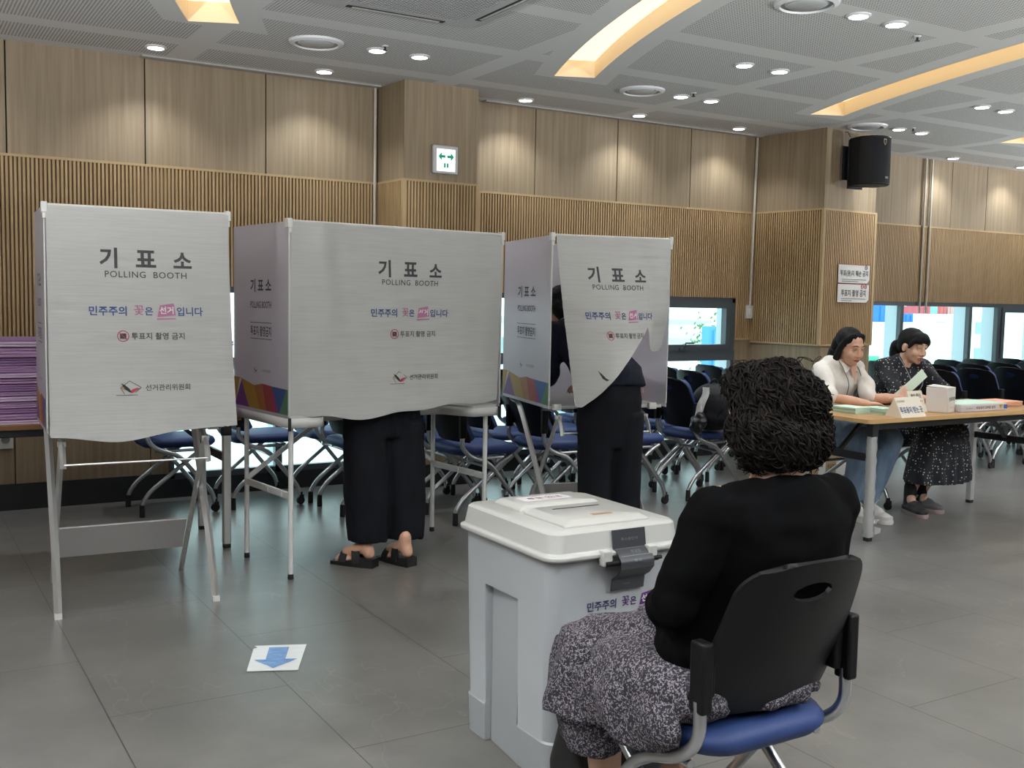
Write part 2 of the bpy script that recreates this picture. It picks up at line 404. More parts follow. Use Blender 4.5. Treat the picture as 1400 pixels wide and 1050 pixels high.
# ---- side and rear walls of the hall (behind the camera)
tag(MB().bx(XL-.1, XL, YF, YB+.12, 0, ZC+.3).build('wall_left', VENEER, smooth=False), kind='structure')
tag(MB().bx(XL, XR, YF-.1, YF, 0, ZC+.3).build('wall_rear', WHITEWALL, smooth=False), kind='structure')
tag(MB().bx(XR, XR+.1, YF, YB+.12, 0, ZC+.3).build('wall_right', VENEER, smooth=False), kind='structure')

# ---- window wall
def slats(mb, a, b, z0, z1, nrm, pitch=.024, w=.0135, dp=.012):
    a, b = V((*a, 0)), V((*b, 0)); d = b-a; ln = d.length; d.normalize(); n = V((*nrm, 0)).normalized()
    k = int(ln/pitch); R = Matrix((d, n, V((0, 0, 1)))).transposed()
    for i in range(k):
        c = a+d*((i+.5)*ln/k)+n*dp/2; c.z = (z0+z1)/2; mb.box(c, (w, dp, z1-z0), R)
WINX = [(1.64, 3.15), (3.97, 6.68), (7.76, 13.2)]
pn = MB()
seams = [XL, -3.3, -2.5, -1.7, -.9, -.12, .687, 1.505, 2.307, 3.139, 3.97, 4.499, 5.309, 6.103, 6.89, 7.74, 8.42, 9.2, 9.659, 10.244, 11.05, 11.85, 12.65, 13.4, 14.2, 15, 16, XR]
for a, b in zip(seams, seams[1:]): pn.bx(a+.0045, b-.0045, YB, YB+.03, ZS+.004, ZC+.02)
lows = [(XL, 0), (0, .70), (.70, 1.52), (1.52, 1.64), (3.15, 3.97), (6.68, 7.76), (13.2, XR)]
for a, b in lows: pn.bx(a+.003, b-.003, YB, YB+.03, BASE, DADO-.004)
pn.use(1).bx(XL, XR, YB+.03, YB+.12, WT+.02, ZC+.3)
for a, b in ((XL, 1.64), (3.15, 3.97), (6.68, 7.76), (13.2, XR)): pn.bx(a, b, YB+.03, YB+.12, 0, WT+.02)
tag(pn.build('wall_back', [VENEER, SEAM], smooth=False), kind='structure')
sl = MB(); sl.use(1)
sl.bx(XL, XR, YB+.002, YB+.03, WT+.012, ZS-.004)
for a, b in ((XL, 1.64), (3.15, 3.97), (6.68, 7.76), (13.2, XR)): sl.bx(a, b, YB+.002, YB+.03, DADO, WT+.012)
sl.use(0)
slats(sl, (-1, YB), (1.64, YB), DADO, ZS-.012, (0, -1)); slats(sl, (1.64, YB), (3.15, YB), WT+.012, ZS-.012, (0, -1))
slats(sl, (3.96, YB), (6.68, YB), WT+.012, ZS-.012, (0, -1)); slats(sl, (6.68, YB), (6.9, YB), DADO, ZS-.012, (0, -1)); slats(sl, (7.70, YB), (13.2, YB), WT+.012, ZS-.012, (0, -1))
sl.use(2).bx(XL, XR, YB-.014, YB+.01, ZS-.012, ZS+.004)
for a, b in ((-1, 1.64), (6.68, 6.9)): sl.bx(a, b, YB-.014, YB+.01, DADO-.01, DADO+.006)
tag(sl.build('wall_back_slats', [SLAT, SLATBACK, TRIM], smooth=False), kind='structure')
tag(MB().bx(XL, 1.64, YB-.012, YB+.01, 0, BASE).bx(1.64, 3.15, YB-.012, YB+.1, 0, BASE-.04).bx(3.97, 6.68, YB-.012, YB+.1, 0, BASE-.04).bx(7.76, 13.2, YB-.012, YB+.1, 0, BASE-.04).bx(6.68, 7.0, YB-.012, YB+.01, 0, BASE).build('baseboard_back', BLACKBASE, smooth=False), kind='structure')

# ---- windows
FRAME = mat('dark grey window frame', srgb(70, 78, 84), .4); FIN = mat('pale aluminium fin', srgb(196, 208, 216), .4, .2)
def window(n, x0, x1, posts, sashes, tran=None):
    fr = MB(); zb = BASE-.04; y0, y1 = YB+.0, YB+.05
    fr.bx(x0, x1, y0, y1, WT-.03, WT+.012).bx(x0, x1, y0, y1, zb, zb+.04).bx(x0, x0+.035, y0, y1, zb, WT).bx(x1-.035, x1, y0, y1, zb, WT)
    for x, w in posts: fr.use(0).bx(x-w/2, x+w/2, y0, y1, zb, WT-.03).use(1).bx(x-w/2+.005, x+w/2-.005, y1, y1+.15, zb, WT-.03).use(0)
    fr.use(1).bx(x1-.03, x1, y1, y1+.16, zb, WT).use(0)
    if tran: fr.bx(x0, x1, y0-.01, y1, tran[0], tran[1])
    for a, b, c, d in sashes:
        w = .055
        fr.bx(a, b, y0-.015, y1, d-w, d).bx(a, b, y0-.015, y1, c, c+w).bx(a, a+w, y0-.015, y1, c+w, d-w).bx(b-w, b, y0-.015, y1, c+w, d-w)
    o = tag(fr.build('window_%d' % n, [FRAME, FIN], smooth=False), kind='structure')
    MB().bx(x0+.03, x1-.03, y1-.02, y1-.014, zb+.03, WT-.025).build('pane', GLASS, o, smooth=False)
    return o
window(1, *WINX[0], [(2.4, .05)], [], (.86, .94))
w2 = window(2, *WINX[1], [(4.9, .05), (5.75, .05)], [(5.78, 6.62, .95, 1.385), (4.93, 5.72, .95, 1.385)], (.86, .95))
MB().bx(6.02, 6.12, YB-.03, YB-.015, .958, .978).tube([(6.07, YB-.03, .97), (6.07, YB-.05, 1.02), (6.16, YB-.05, 1.02)], .008).build('handle', FRAME, w2)
window(3, *WINX[2], [(8.97, .045), (10.08, .05), (10.58, .06), (11.35, .05), (12.2, .05)], [(10.61, 11.33, .2, 1.385), (11.38, 12.17, .2, 1.385)])

# ---- two columns clad like the wall
def column(nm, P):
    pl = list(P); cxm = sum(q[0] for q in pl)/4; cym = sum(q[1] for q in pl)/4
    grow = lambda k: [(x+(k if x > cxm else -k), y-(k if y < cym else 0)) for x, y in pl]
    mb = MB(); mb.use(0).prism(pl, ZS+.004, ZC).prism(pl, BASE, DADO-.03).use(1).prism(grow(-.004), DADO-.03, ZS+.004).use(2).prism(grow(.013), ZS-.012, ZS+.004).prism(grow(.013), DADO-.035, DADO-.019)
    mb.use(3).prism(grow(.004), 0, BASE).use(0)
    mb.k = 4
    (a, b, c, d) = pl
    for q0, q1 in ((a, b), (b, c), (c, d)):
        dx, dy = q1[0]-q0[0], q1[1]-q0[1]; slats(mb, q0, q1, DADO-.03, ZS-.012, (dy, -dx))
    mb.k = 2
    for q in (b, c): mb.bx(q[0]-.014, q[0]+.014, q[1]-.014, q[1]+.014, DADO-.03, ZS)
    return tag(mb.build(nm, [VENEER, SLATBACK, TRIM, BLACKBASE, SLAT], smooth=False), kind='structure')
column('wall_column', [(3.148, 7.18), (3.17, 6.79), (3.765, 6.80), (3.97, 7.18)])
column('wall_column.001', [(6.885, 7.18), (6.975, 6.44), (7.68, 6.49), (7.75, 7.18)])

# ---- conduits, switch, outlet
CON = mat('white conduit', srgb(190, 182, 168), .5)
for pts, lb in (([(3.11, 7.155, ZC), (3.11, 7.155, .3)], 'slim white cable conduit in the corner left of the column with the exit sign'),
                ([(6.86, 7.155, ZC), (6.84, 7.155, 1.36)], 'slim white cable conduit running down to the wall switch'),
                ([(9.20, 7.155, ZC), (9.20, 7.155, WT-.1)], 'left of two slim conduits on the wall right of the loudspeaker'),
                ([(9.30, 7.155, ZC), (9.30, 7.155, WT-.1)], 'right of two slim conduits on the wall right of the loudspeaker')):
    tag(MB().tube(pts, .011, 8).build('cable_conduit', CON), lb, 'conduit')
s = thing('wall_switch', 'small white wall switch at the end of a conduit beside the window', 'switch', (6.84, 7.165, 1.30))
MB().box((0, 0, 0), (.075, .025, .12)).build('plate', WHITEPL, s, bevel=.004); MB().box((0, -.016, 0), (.035, .012, .06)).build('rocker', PAPER, s, bevel=.003)
s = thing('wall_outlet', 'white round-socket wall outlet under the purple stack', 'outlet', (.645, 7.17, .45))
MB().box((0, 0, 0), (.09, .02, .12)).build('plate', WHITEPL, s, bevel=.004)
MB().lathe([(.026, 0), (.026, .012), (.022, .012), (.022, .002)], 20, Matrix.Translation((0, -.01, 0)) @ Matrix.Rotation(PI/2, 4, 'X')).build('socket', mat('grey socket', (.25, .25, .25), .5), s)

# ---- ceiling fittings
LENS = mat('lit downlight lens', (1, 1, 1), .5, emit=(.93, .97, 1), es=14)
RIM = mat('white downlight rim', (.72, .72, .72), .4)
RINGD = mat('grey diffuser ring', (.20, .21, .22), .35, .3)
def downlight_proto():
    t = thing('downlight', 'x', 'downlight', (0, 0, ZC))
    MB().lathe([(.050, .0), (.064, .0), (.066, -.006), (.050, -.012), (.048, -.004)], 28).build('rim', RIM, t)
    MB().lathe([(.048, -.003), (.046, -.009), (.02, -.012)], 24).build('lens', LENS, t)
    return t
dl0 = downlight_proto()
DLS = [(1.5, 6.83, 'lit round downlight close to the wall, leftmost of them all'), (2.61, 6.87, 'lit round downlight by the wall left of the exit sign column'),
 (2.66, 6.10, 'left one of the two lit downlights below the air conditioner grille'), (2.95, 6.10, 'right one of the two lit downlights below the air conditioner grille'),
 (4.24, 6.92, 'lit downlight by the wall just right of the exit sign column'), (5.33, 6.93, 'lit downlight by the wall, middle of the three between the two columns'), (6.41, 6.92, 'lit downlight by the wall nearest the loudspeaker column'),
 (5.09, 6.12, 'left one of a lit downlight pair beside the round vent over the third booth'), (5.38, 6.12, 'right one of a lit downlight pair beside the round vent over the third booth'),
 (4.75, 5.10, 'left one of the lit downlight pair between two curved coves'), (5.06, 5.10, 'right one of the lit downlight pair between two curved coves'),
 (4.43, 3.91, 'left one of the lit downlight pair at the top edge of the ceiling'), (4.72, 3.91, 'right one of the lit downlight pair at the top edge of the ceiling'),
 (7.50, 6.13, 'left one of the lit downlight pair above the loudspeaker'), (7.81, 6.14, 'right one of the lit downlight pair above the loudspeaker'),
 (7.16, 5.10, 'left one of the lit downlight pair right of the second cove'), (7.45, 5.10, 'right one of the lit downlight pair right of the second cove'),
 (9.37, 6.97, 'lit downlight by the wall right of the loudspeaker'), (10.5, 6.96, 'lit downlight by the wall at the right edge')]
def lamp(x, y, w, ang=118, blend=.7, col=(.92, .96, 1)):
    ld = bpy.data.lights.new('downlight_lamp', 'SPOT'); ld.energy = w; ld.spot_size = math.radians(ang); ld.spot_blend = blend; ld.shadow_soft_size = .05; ld.color = col
    lo = bpy.data.objects.new('downlight_lamp', ld); COL.objects.link(lo); lo.location = (x, y, ZC-.02); return lo
for i, (x, y, lb) in enumerate(DLS):
    if i == 0: dl0.location = (x, y, ZC); dl0['label'] = lb; dl0['group'] = 'ceiling downlights'
    else: dup(dl0, (x, y, ZC), 0, lb, 'ceiling downlights')
    lamp(x, y, DOWNLIGHT_W)
# added downlights out of view behind and beside the camera, to brighten the hall
for x, y in [(.2, 6.88), (-1.2, 6.85), (0, 2.0), (3.0, .5), (6.2, 1.6), (9, 3.2), (-2.5, 4), (-2.5, 0), (1.2, -2.5), (5.2, -2.5), (9.5, -1), (12, 4.5), (12.2, 1)]:
    dup(dl0, (x, y, ZC), 0, 'added round downlight out of view in the ceiling, brightening the hall', 'added ceiling downlights out of frame'); lamp(x, y, ADDED_HALL_W if y < 6 else DOWNLIGHT_W, 140, .8)
def uplighter(x, y, tx, ty, lb):  # added lamp, never in view, put in to light the ceiling
    t = thing('added_uplighter', lb, 'added fill lamp', (x, y, 0), 0, 'added floor uplighters')
    MB().lathe([(.16, 0), (.16, .02), (.03, .03)], 24).build('base', BLACKMETAL, t); MB().tube([(0, 0, .02), (0, 0, 1.05)], .016, 10).build('pole', BLACKMETAL, t)
    MB().lathe([(.02, 1.04), (.16, 1.16), (.17, 1.165), (.155, 1.165), (.02, 1.06)], 28).build('bowl', BLACKMETAL, t)
    ld = bpy.data.lights.new('added_uplighter_lamp', 'SPOT'); ld.energy = ADDED_UPLIGHT_W; ld.spot_size = math.radians(124); ld.spot_blend = 1.0; ld.shadow_soft_size = .12; ld.color = (.95, .98, 1)
    lo = bpy.data.objects.new('added_uplighter_lamp', ld); COL.objects.link(lo); lo.location = (x, y, 1.2); d = V((tx-x, ty-y, 0)).normalized()*.62+V((0, 0, 1)); lo.rotation_euler = d.to_track_quat('-Z', 'Y').to_euler()
for x, y, tx, ty in ((-2.2, 1.2, .5, 4.6), (.6, -1.6, 2.2, 3.6), (4.6, -1.8, 5.4, 2.8), (9.2, -.6, 8.6, 3.8), (13, 3, 11, 5)): uplighter(x, y, tx, ty, 'floor uplighter lamp added out of view to light the ceiling')
def ring_proto():
    t = thing('ceiling_vent', 'x', 'vent', (0, 0, ZC))
    MB().lathe([(.15, 0), (.165, 0), (.16, -.012), (.135, -.02), (.13, -.008)], 40).build('outer_ring', RIM, t)
    MB().lathe([(.13, -.004), (.125, -.012), (.10, -.006), (.1, -.002)], 40).build('air_gap', RINGD, t)
    MB().lathe([(.10, -.002), (.10, -.014), (.09, -.02), (.02, -.022)], 40).build('disc', mat('grey vent disc', (.42, .43, .43), .35), t)
    return t
RV = [(2.28, 6.13, 'round grey ceiling vent above the wide booth'), (4.73, 6.12, 'round grey ceiling vent beside the end of the middle cove'), (4.04, 3.90, 'round ceiling vent cut off by the top edge'), (7.18, 6.19, 'round ceiling vent just above the loudspeaker')]
rv0 = ring_proto()
for i, (x, y, lb) in enumerate(RV):
    if i == 0: rv0.location = (x, y, ZC); rv0['label'] = lb; rv0['group'] = 'round ceiling vents'
    else: dup(rv0, (x, y, ZC), 0, lb, 'round ceiling vents')
def sprinkler(x, y, lb):
    t = thing('sprinkler_head', lb, 'sprinkler', (x, y, ZC), 0, 'sprinkler heads')
    MB().lathe([(.022, 0), (.02, -.004), (.008, -.006)], 16).build('rosette', RIM, t); MB().lathe([(.006, -.004), (.006, -.022), (.014, -.024), (.014, -.027)], 12).build('nozzle', RUBBER, t)
for x, y, lb in [(2.66, 5.98, 'tiny sprinkler head by the downlights under the air conditioner'), (5.04, 4.02, 'tiny sprinkler head by the downlight pair at the top edge'), (5.09, 5.98, 'tiny sprinkler head by the downlights over the third booth'), (7.56, 6.03, 'tiny sprinkler head by the downlights above the loudspeaker')]: sprinkler(x, y, lb)
# cassette air conditioner
a = thing('air_conditioner', 'square ceiling cassette air conditioner with a mesh grille, cut off at the top edge', 'air conditioner', (2.37, 4.77, ZC-.001))
ACM = mat('grey conditioner panel', (.40, .40, .40), .5)
MB().prism(rrect(.94, .94, .05), -.028, 0).build('panel', ACM, a, bevel=.006)
g = MB(); g.use(1).bx(-.34, .34, -.34, .34, -.03, -.0275).use(0)
for i in range(33):
    q = -.34+.68*i/32; g.bx(q-.003, q+.003, -.34, .34, -.032, -.0295).bx(-.34, .34, q-.003, q+.003, -.032, -.0295)
g.build('grille', [ACM, SEAM], a, smooth=False)
for k in range(4):
    R = Matrix.Rotation(PI/2*k, 3, 'Z'); mb = MB(); mb.box(R @ V((0, .415, -.029)), (.56 if k % 2 == 0 else .035, .035 if k % 2 == 0 else .56, .004)); mb.build('louver', SEAM, a, smooth=False)
    mb = MB(); mb.box(R @ V((0, .415, -.031)), (.5 if k % 2 == 0 else .014, .014 if k % 2 == 0 else .5, .006)); mb.build('flap', STEEL, a, smooth=False)
# exit sign
s = thing('exit_sign', 'small backlit exit sign with two green arrows on the column', 'sign', (3.485, 6.775, 2.36))
MB().box((0, 0, 0), (.20, .03, .20)).build('housing', mat('grey sign housing', (.5, .5, .5), .3), s, bevel=.008)
MB().box((0, -.017, -.005), (.145, .006, .155)).build('face', mat('lit sign face', (.9, .92, .95), .5, emit=(.88, .93, 1), es=.6), s)
GR = mat('green sign print', (.0, .20, .11), .6, emit=(.0, .25, .13), es=.4)
mb = MB()
def arrow(mb, x, sgn, z):
    pts = [(0, 0), (.026, .03), (.026, .016), (.026, .009), (.055, .009), (.055, -.009), (.026, -.009), (.026, -.016), (.026, -.03)]
    mb.add([(x+sgn*px, -.0215, z+pz) for px, pz in pts], [tuple(range(9)) if sgn < 0 else tuple(reversed(range(9)))])
arrow(mb, -.062, 1, .02); arrow(mb, .062, -1, .02)
mb.bx(-.018, -.004, -.022, -.021, -.058, -.026).bx(.004, .018, -.022, -.021, -.058, -.026); mb.build('arrows', GR, s, smooth=False)
# loudspeaker
s = thing('loudspeaker', 'black loudspeaker on a wall bracket high on the right column', 'speaker', (7.24, 6.205, 2.60), -.12)
BK = mat('black speaker cabinet', (.005, .0055, .007), .5, 0, .3)
pr = [(-.18, .15), (-.20, -.02), (-.13, -.125)]
for k in range(9):
    q = -1+2*k/8; pr.append((q*.13, -.125-.035*(1-q*q)))
pr += [(.13, -.125), (.20, -.02), (.18, .15)]
seen = []; [seen.append(q) for q in pr if q not in seen]
s.location.x += .035; s.scale = (.78, .86, .90)
MB().prism(seen, -.225, .225).build('cabinet', BK, s, bevel=.01)
gm = MB(); gm.surf(lambda u, v: V(((u*2-1)*.125, -.129-.035*(1-(u*2-1)**2), -.205+v*.41)), 12, 2); gm.build('grille', mat('dark speaker grille', (.004, .0045, .008), .5, 0, .2), s)
SH = [(-.02, .03), (.02, .03), (.02, -.005), (0, -.03), (-.02, -.005)]
MB().add([(x, -.168, .165+z) for x, z in SH]+[(x*.7, -.169, .165+z*.7) for x, z in SH], [(0, 4, 3, 2, 1)]).use(1).add([(x*.7, -.169, .165+z*.7) for x, z in SH], [(0, 4, 3, 2, 1)]).build('badge', [mat('brass badge', (.4, .34, .2), .4, .6), INK], s, smooth=False)
MB().bx(.02, .06, -.169, -.166, -.17, -.15).build('plate', mat('grey plate', (.22, .22, .22), .4), s, smooth=False)
MB().bx(-.19, .02, .14, .152, -.25, .21).bar((-.17, .14, -.235), (.05, -.05, -.235), .04, .008).bar((-.1, .15, .1), (-.1, .222, .1), .05, .05).bar((-.1, .15, -.1), (-.1, .222, -.1), .05, .05).bx(-.2, .0, .212, .222, -.16, .16).tube([(-.17, .15, .24), (-.18, .18, .29), (-.18, .215, .29)], .004, 6).build('wall_bracket', BLACKMETAL, s)
# posters on the right column
def poster(z, lab, big, small):
    s = thing('notice', lab, 'notice', (7.385, 6.443, z), math.atan2(.05, .705))
    w, h = .435, .163
    pl = [(-w/2, -h/2), (w/2-.03, -h/2), (w/2, -h/2+.03), (w/2, h/2), (-w/2, h/2)]
    M4 = Matrix.Rotation(PI/2, 4, 'X')
    MB().prism(pl, 0, .002, M4).build('board', PAPER, s, smooth=False)
    f = lambda x, y: V((x, -.0035, y))
    MB().text(big, w=.39 if len(big) > 9 else .345, h=.06, cx=0, cy=0, fn=f, bold=.018).build('lettering', INK, s, smooth=False)
    mb = MB()
    for k in range(2): mb.bx(-.17, .17 if k == 0 else (-.02 if small else .06), -.0035, -.003, -.053-.016*k, -.0485-.016*k)
    mb.build('small_print', GREYINK, s, smooth=False)
    mb = MB()
    for k in range(1 if not small else 2):
        cx = .165-.045*k; mb.use(0).tube([(cx+.017*math.cos(a*PI/8), -.0035, .058+.017*math.sin(a*PI/8)) for a in range(16)], .0025, 4, closed=True).bar((cx-.011, -.0035, .069), (cx+.011, -.0035, .047), .004, .001, (0, 1, 0))
    mb.build('ban_symbol', [REDINK if small else INK], s, smooth=False)
    MB().bx(-w/2, w/2, -.0035, -.002, h/2-.004, h/2).build('red_edge', REDINK, s, smooth=False)
poster(1.656, 'upper white notice about damaging ballots on the right column', '투표(용)지 훼손 금지', False)
poster(1.486, 'lower white notice forbidding ballot photos on the right column', '투표지 촬영 금지', True)

# ---- the port outside: quay, containers, sheds, a tree
OUTW = mat('pale concrete quay', (.78, .82, .80), .9)
tag(MB().bx(-40, 90, 7.6, 120, -6.2, -6).build('quay_ground', OUTW, smooth=False), kind='structure')
def block(n, x0, x1, y0, y1, z0, z1, c, lb, cat='building', win=0, roof=None):
    b = thing(n, lb, cat, ((x0+x1)/2, y0, -6))
    mb = MB(); mb.bx(x0, x1, y0, y1, z0, z1); mb.build('wall', mat('paint %d %d %d' % tuple(int(q*99) for q in c), c, .8), b, world=True, smooth=False)
    if win:
        mb = MB(); k = int((x1-x0)/2.2)
        for r in range(win):
            for i in range(k): xx = x0+(i+.5)*(x1-x0)/k; zz = z0+(r+.5)*(z1-z0)/win; mb.bx(xx-.5, xx+.5, y0-.05, y0+.02, zz-.5, zz+.5)
        mb.build('window_row', mat('pale window strip', (.30, .42, .44), .3), b, world=True, smooth=False)
    else:
        mb = MB(); k = max(2, int((x1-x0)/.6))
        for i in range(k): xx = x0+(i+.5)*(x1-x0)/k; mb.bx(xx-.06, xx+.06, y0-.06, y0, z0+.1, z1-.1)
        mb.build('rib', mat('paint %d %d %d' % tuple(int(q*99) for q in c), c, .8), b, world=True, smooth=False)
    if roof: MB().bx(x0-.3, x1+.3, y0-.3, y1+.3, z1, z1+.25).build('roof', mat('pale roof', (.55, .6, .6), .8), b, world=True, smooth=False)
random.seed(4)
block('warehouse', 76, 84, 58, 64, -6, .8, (.70, .86, .82), 'large pale green warehouse seen through the right window', win=3)
block('warehouse', 34, 45, 40, 48, -6, -.6, (.86, .88, .86), 'low white shed seen through the left part of the right window', roof=1)
block('warehouse', 30, 53, 60, 70, -6, -.1, (.88, .91, .91), 'long pale building beyond the middle window', win=2, roof=1)
tag(MB().bx(88, 104, 70, 78, -6, -.55).build('exterior_deck', OUTW, smooth=False), kind='structure')
block('shipping_container', 93.0, 94.3, 72, 76, -.55, 1.5, (.55, .12, .15), 'narrow red container end left of the pale warehouse roof', 'container')
block('shipping_container', 95.6, 96.9, 72, 76, -.55, 1.55, (.58, .14, .14), 'red container above the middle of the pale warehouse roof', 'container')
block('shipping_container', 97.2, 98.9, 72, 76, -.55, 1.58, (.60, .34, .32), 'faded red container at the right end of the stack above the warehouse', 'container')
block('shipping_container', 94.35, 95.5, 72, 76, -.55, 1.5, (.30, .58, .54), 'teal container between the two red ones', 'container')
tag(MB().bx(47, 54, 40, 46, -6, .5).build('exterior_deck', OUTW, smooth=False), kind='structure')
block('shipping_container', 49.1, 50.1, 41, 44, .5, 1.5, (.05, .22, .70), 'bright blue container seen above the woman in white', 'container')
block('shipping_container', 51.4, 52.2, 41, 44, .5, 1.0, (.05, .22, .70), 'small bright blue container seen left of the ponytail', 'container')
block('shipping_container', 17.75, 18.6, 20, 20.25, -6, .8, (.10, .36, .75), 'tall blue covered container outside the middle window', 'container')
block('office_cabin', 23.5, 24.1, 20, 21, -6, -.02, (.12, .50, .36), 'green cabin seen low in the right window behind the woman in white', 'building')
tr = thing('tree', 'small green tree outside the middle window', 'tree', (20.3, 23, -6))
MB().tube([(20.3, 23, -6), (20.4, 23, -2), (20.3, 23, .2)], [.2, .14, .05]).build('trunk', mat('bark', (.12, .09, .06), .9), tr, world=True)
mb = MB(); random.seed(9)
for i in range(420):
    c = V((20.6+random.gauss(0, .32), 23+random.gauss(0, .3), .25+random.gauss(0, .32))); n = V((random.gauss(0, 1), random.gauss(0, 1), random.gauss(0, 1))).normalized(); a = n.orthogonal().normalized()*.07; b = n.cross(a)
    mb.add([c-a, c+b*.5, c+a, c-b*.5], [(0, 1, 2, 3)])
mb.build('foliage', mat('leaf green', (.16, .30, .12), .7), tr, world=True, smooth=False)
# ================================================================ polling booths
PC = [mat('print yellow', (.52, .30, .03), .5), mat('print purple', (.22, .05, .26), .5), mat('print red', (.42, .06, .05), .5), mat('print orange', (.48, .17, .03), .5), mat('print blue', (.05, .12, .36), .5), mat('print green', (.10, .26, .14), .5), mat('print magenta', (.35, .05, .20), .5)]
def slogan(mb, fn, cx, cz, w):
    """the slogan line; material slots 0 navy, 1 rose, 2 purple box, 3 white"""
    k = w/1.0
    mb.use(0).text('민주주의', w=.32*k, cx=cx-.34*k, cy=cz, fn=fn, bold=.022)
    mb.use(1).text('꽃', w=.085*k, cx=cx-.075*k, cy=cz+.008*k, fn=fn, bold=.012)
    mb.use(0).text('은', w=.072*k, cx=cx+.012*k, cy=cz, fn=fn, bold=.022)
    q = [(.085, -.052), (.25, -.035), (.235, .075), (.11, .055)]
    mb.use(2).add([fn(cx+x*k, cz+y*k) for x, y in q], [(0, 1, 2, 3)]).add([fn(cx+x*k, cz+y*k) for x, y in [(.08, -.078), (.25, -.072), (.25, -.06), (.08, -.064)]], [(0, 1, 2, 3)])
    f2 = lambda x, y: fn(x, y)+FNOFF
    mb.use(3).text('선거', w=.125*k, cx=cx+.168*k, cy=cz+.01*k, fn=f2, bold=.022)
    mb.use(0).text('입니다', w=.235*k, cx=cx+.378*k, cy=cz, fn=fn, bold=.022)
FNOFF = V((0, -.0012, 0))
def ban_icon(mb, fn, x, z, r):
    n = 24
    for a, b in ((r, r*.86),):
        ring = [fn(x+q*math.cos(2*PI*i/n), z+q*math.sin(2*PI*i/n)) for q in (a, b) for i in range(n)]
        mb.use(1).add(ring, [(i, (i+1) % n, n+(i+1) % n, n+i) for i in range(n)])
    s = r*.52
    mb.use(0).add([fn(x+a*s, z+b*s*.9) for a, b in ((-1, -1), (1, -1), (1, 1), (-1, 1))], [(0, 1, 2, 3)])
    f2 = lambda a, b: fn(a, b)+FNOFF*.5
    mb.use(1).add([f2(x+a*r*.62, z+b*r*.62) for a, b in ((-1, .84), (-.84, 1), (1, -.84), (.84, -1))], [(0, 1, 2, 3)])
def emblem(mb, fn, x, z, s):
    """outlined ballot with a bird-like check mark: slots 0 dark, 1 red, 2 yellow"""
    q = [(-.5, -.35), (.05, .45), (.75, -.05), (.35, -.4)]
    def line(a, b, w=.035):
        d = V((b[0]-a[0], b[1]-a[1])); n = V((-d.y, d.x)).normalized()*w/2
        mb.add([fn(x+(p[0]+e*n.x)*s, z+(p[1]+e*n.y)*s) for p, e in ((a, -1), (b, -1), (b, 1), (a, 1))], [(0, 1, 2, 3)])
    mb.use(0)
    line((-.55, 0), (.05, .5)); line((.05, .5), (.8, .02)); line((.8, .02), (.4, -.32)); line((-.3, -.42), (-.55, 0)); line((-.85, -.5), (.55, -.5))
    f2 = lambda a, b: fn(a, b)+FNOFF*.6
    mb.add([f2(x+a*s, z+b*s) for a, b in [(-.5, .32), (-.25, .2), (.0, -.02), (.18, -.28), (.02, -.3), (-.2, -.12), (-.38, .1)]], [tuple(range(7))])
    mb.use(1).add([f2(x+a*s, z+b*s) for a, b in [(.02, -.3), (.2, -.1), (.5, .0), (.72, -.02), (.5, -.14), (.3, -.32), (.15, -.36)]], [tuple(range(7))])
    mb.use(2).add([f2(x+a*s, z+b*s) for a, b in [(-.6, .2), (-.42, .05), (-.3, -.12), (-.42, -.08)]], [(0, 1, 2, 3)])

def curtain_print(cur, fn, cx, k=1.0, zt=1.72, foot=True):
    """the printing on a curtain; heights below the rail as on every booth"""
    MB().text('기', h=.085*k, cx=cx-.150*k, cy=zt-.205, fn=fn, bold=.03).text('표', h=.072*k, cx=cx, cy=zt-.205, fn=fn, bold=.03).text('소', h=.068*k, cx=cx+.150*k, cy=zt-.207, fn=fn, bold=.03).build('title_lettering', GREYINK, cur, smooth=False)
    MB().text('POLLING  BOOTH', w=.33*k, cx=cx, cy=zt-.272, fn=fn, bold=.004, gap=1.12).build('english_lettering', GREYINK, cur, smooth=False)
    mb = MB(); slogan(mb, fn, cx, zt-.425, .46*k); mb.build('slogan_lettering', [NAVYINK, PINKINK, mat('rose purple print', (.42, .17, .30), .7), PALEINK], cur, smooth=False)
    mb = MB(); ban_icon(mb, fn, cx-.10*k, zt-.53, .024*k); mb.use(0).text('투표지 촬영 금지', w=.215*k, cx=cx+.04*k, cy=zt-.53, fn=fn, bold=.012)
    mb.build('photo_ban_line', [GREYINK, REDINK], cur, smooth=False)
    if foot:
        mb = MB(); emblem(mb, fn, cx-.085*k, zt-.748, .060*k); mb.build('emblem', [INK, REDINK, PC[0]], cur, smooth=False)
        MB().text('선거관리위원회', w=.18*k, cx=cx+.07*k, cy=zt-.748, fn=fn, bold=.010).build('office_lettering', GREYINK, cur, smooth=False)
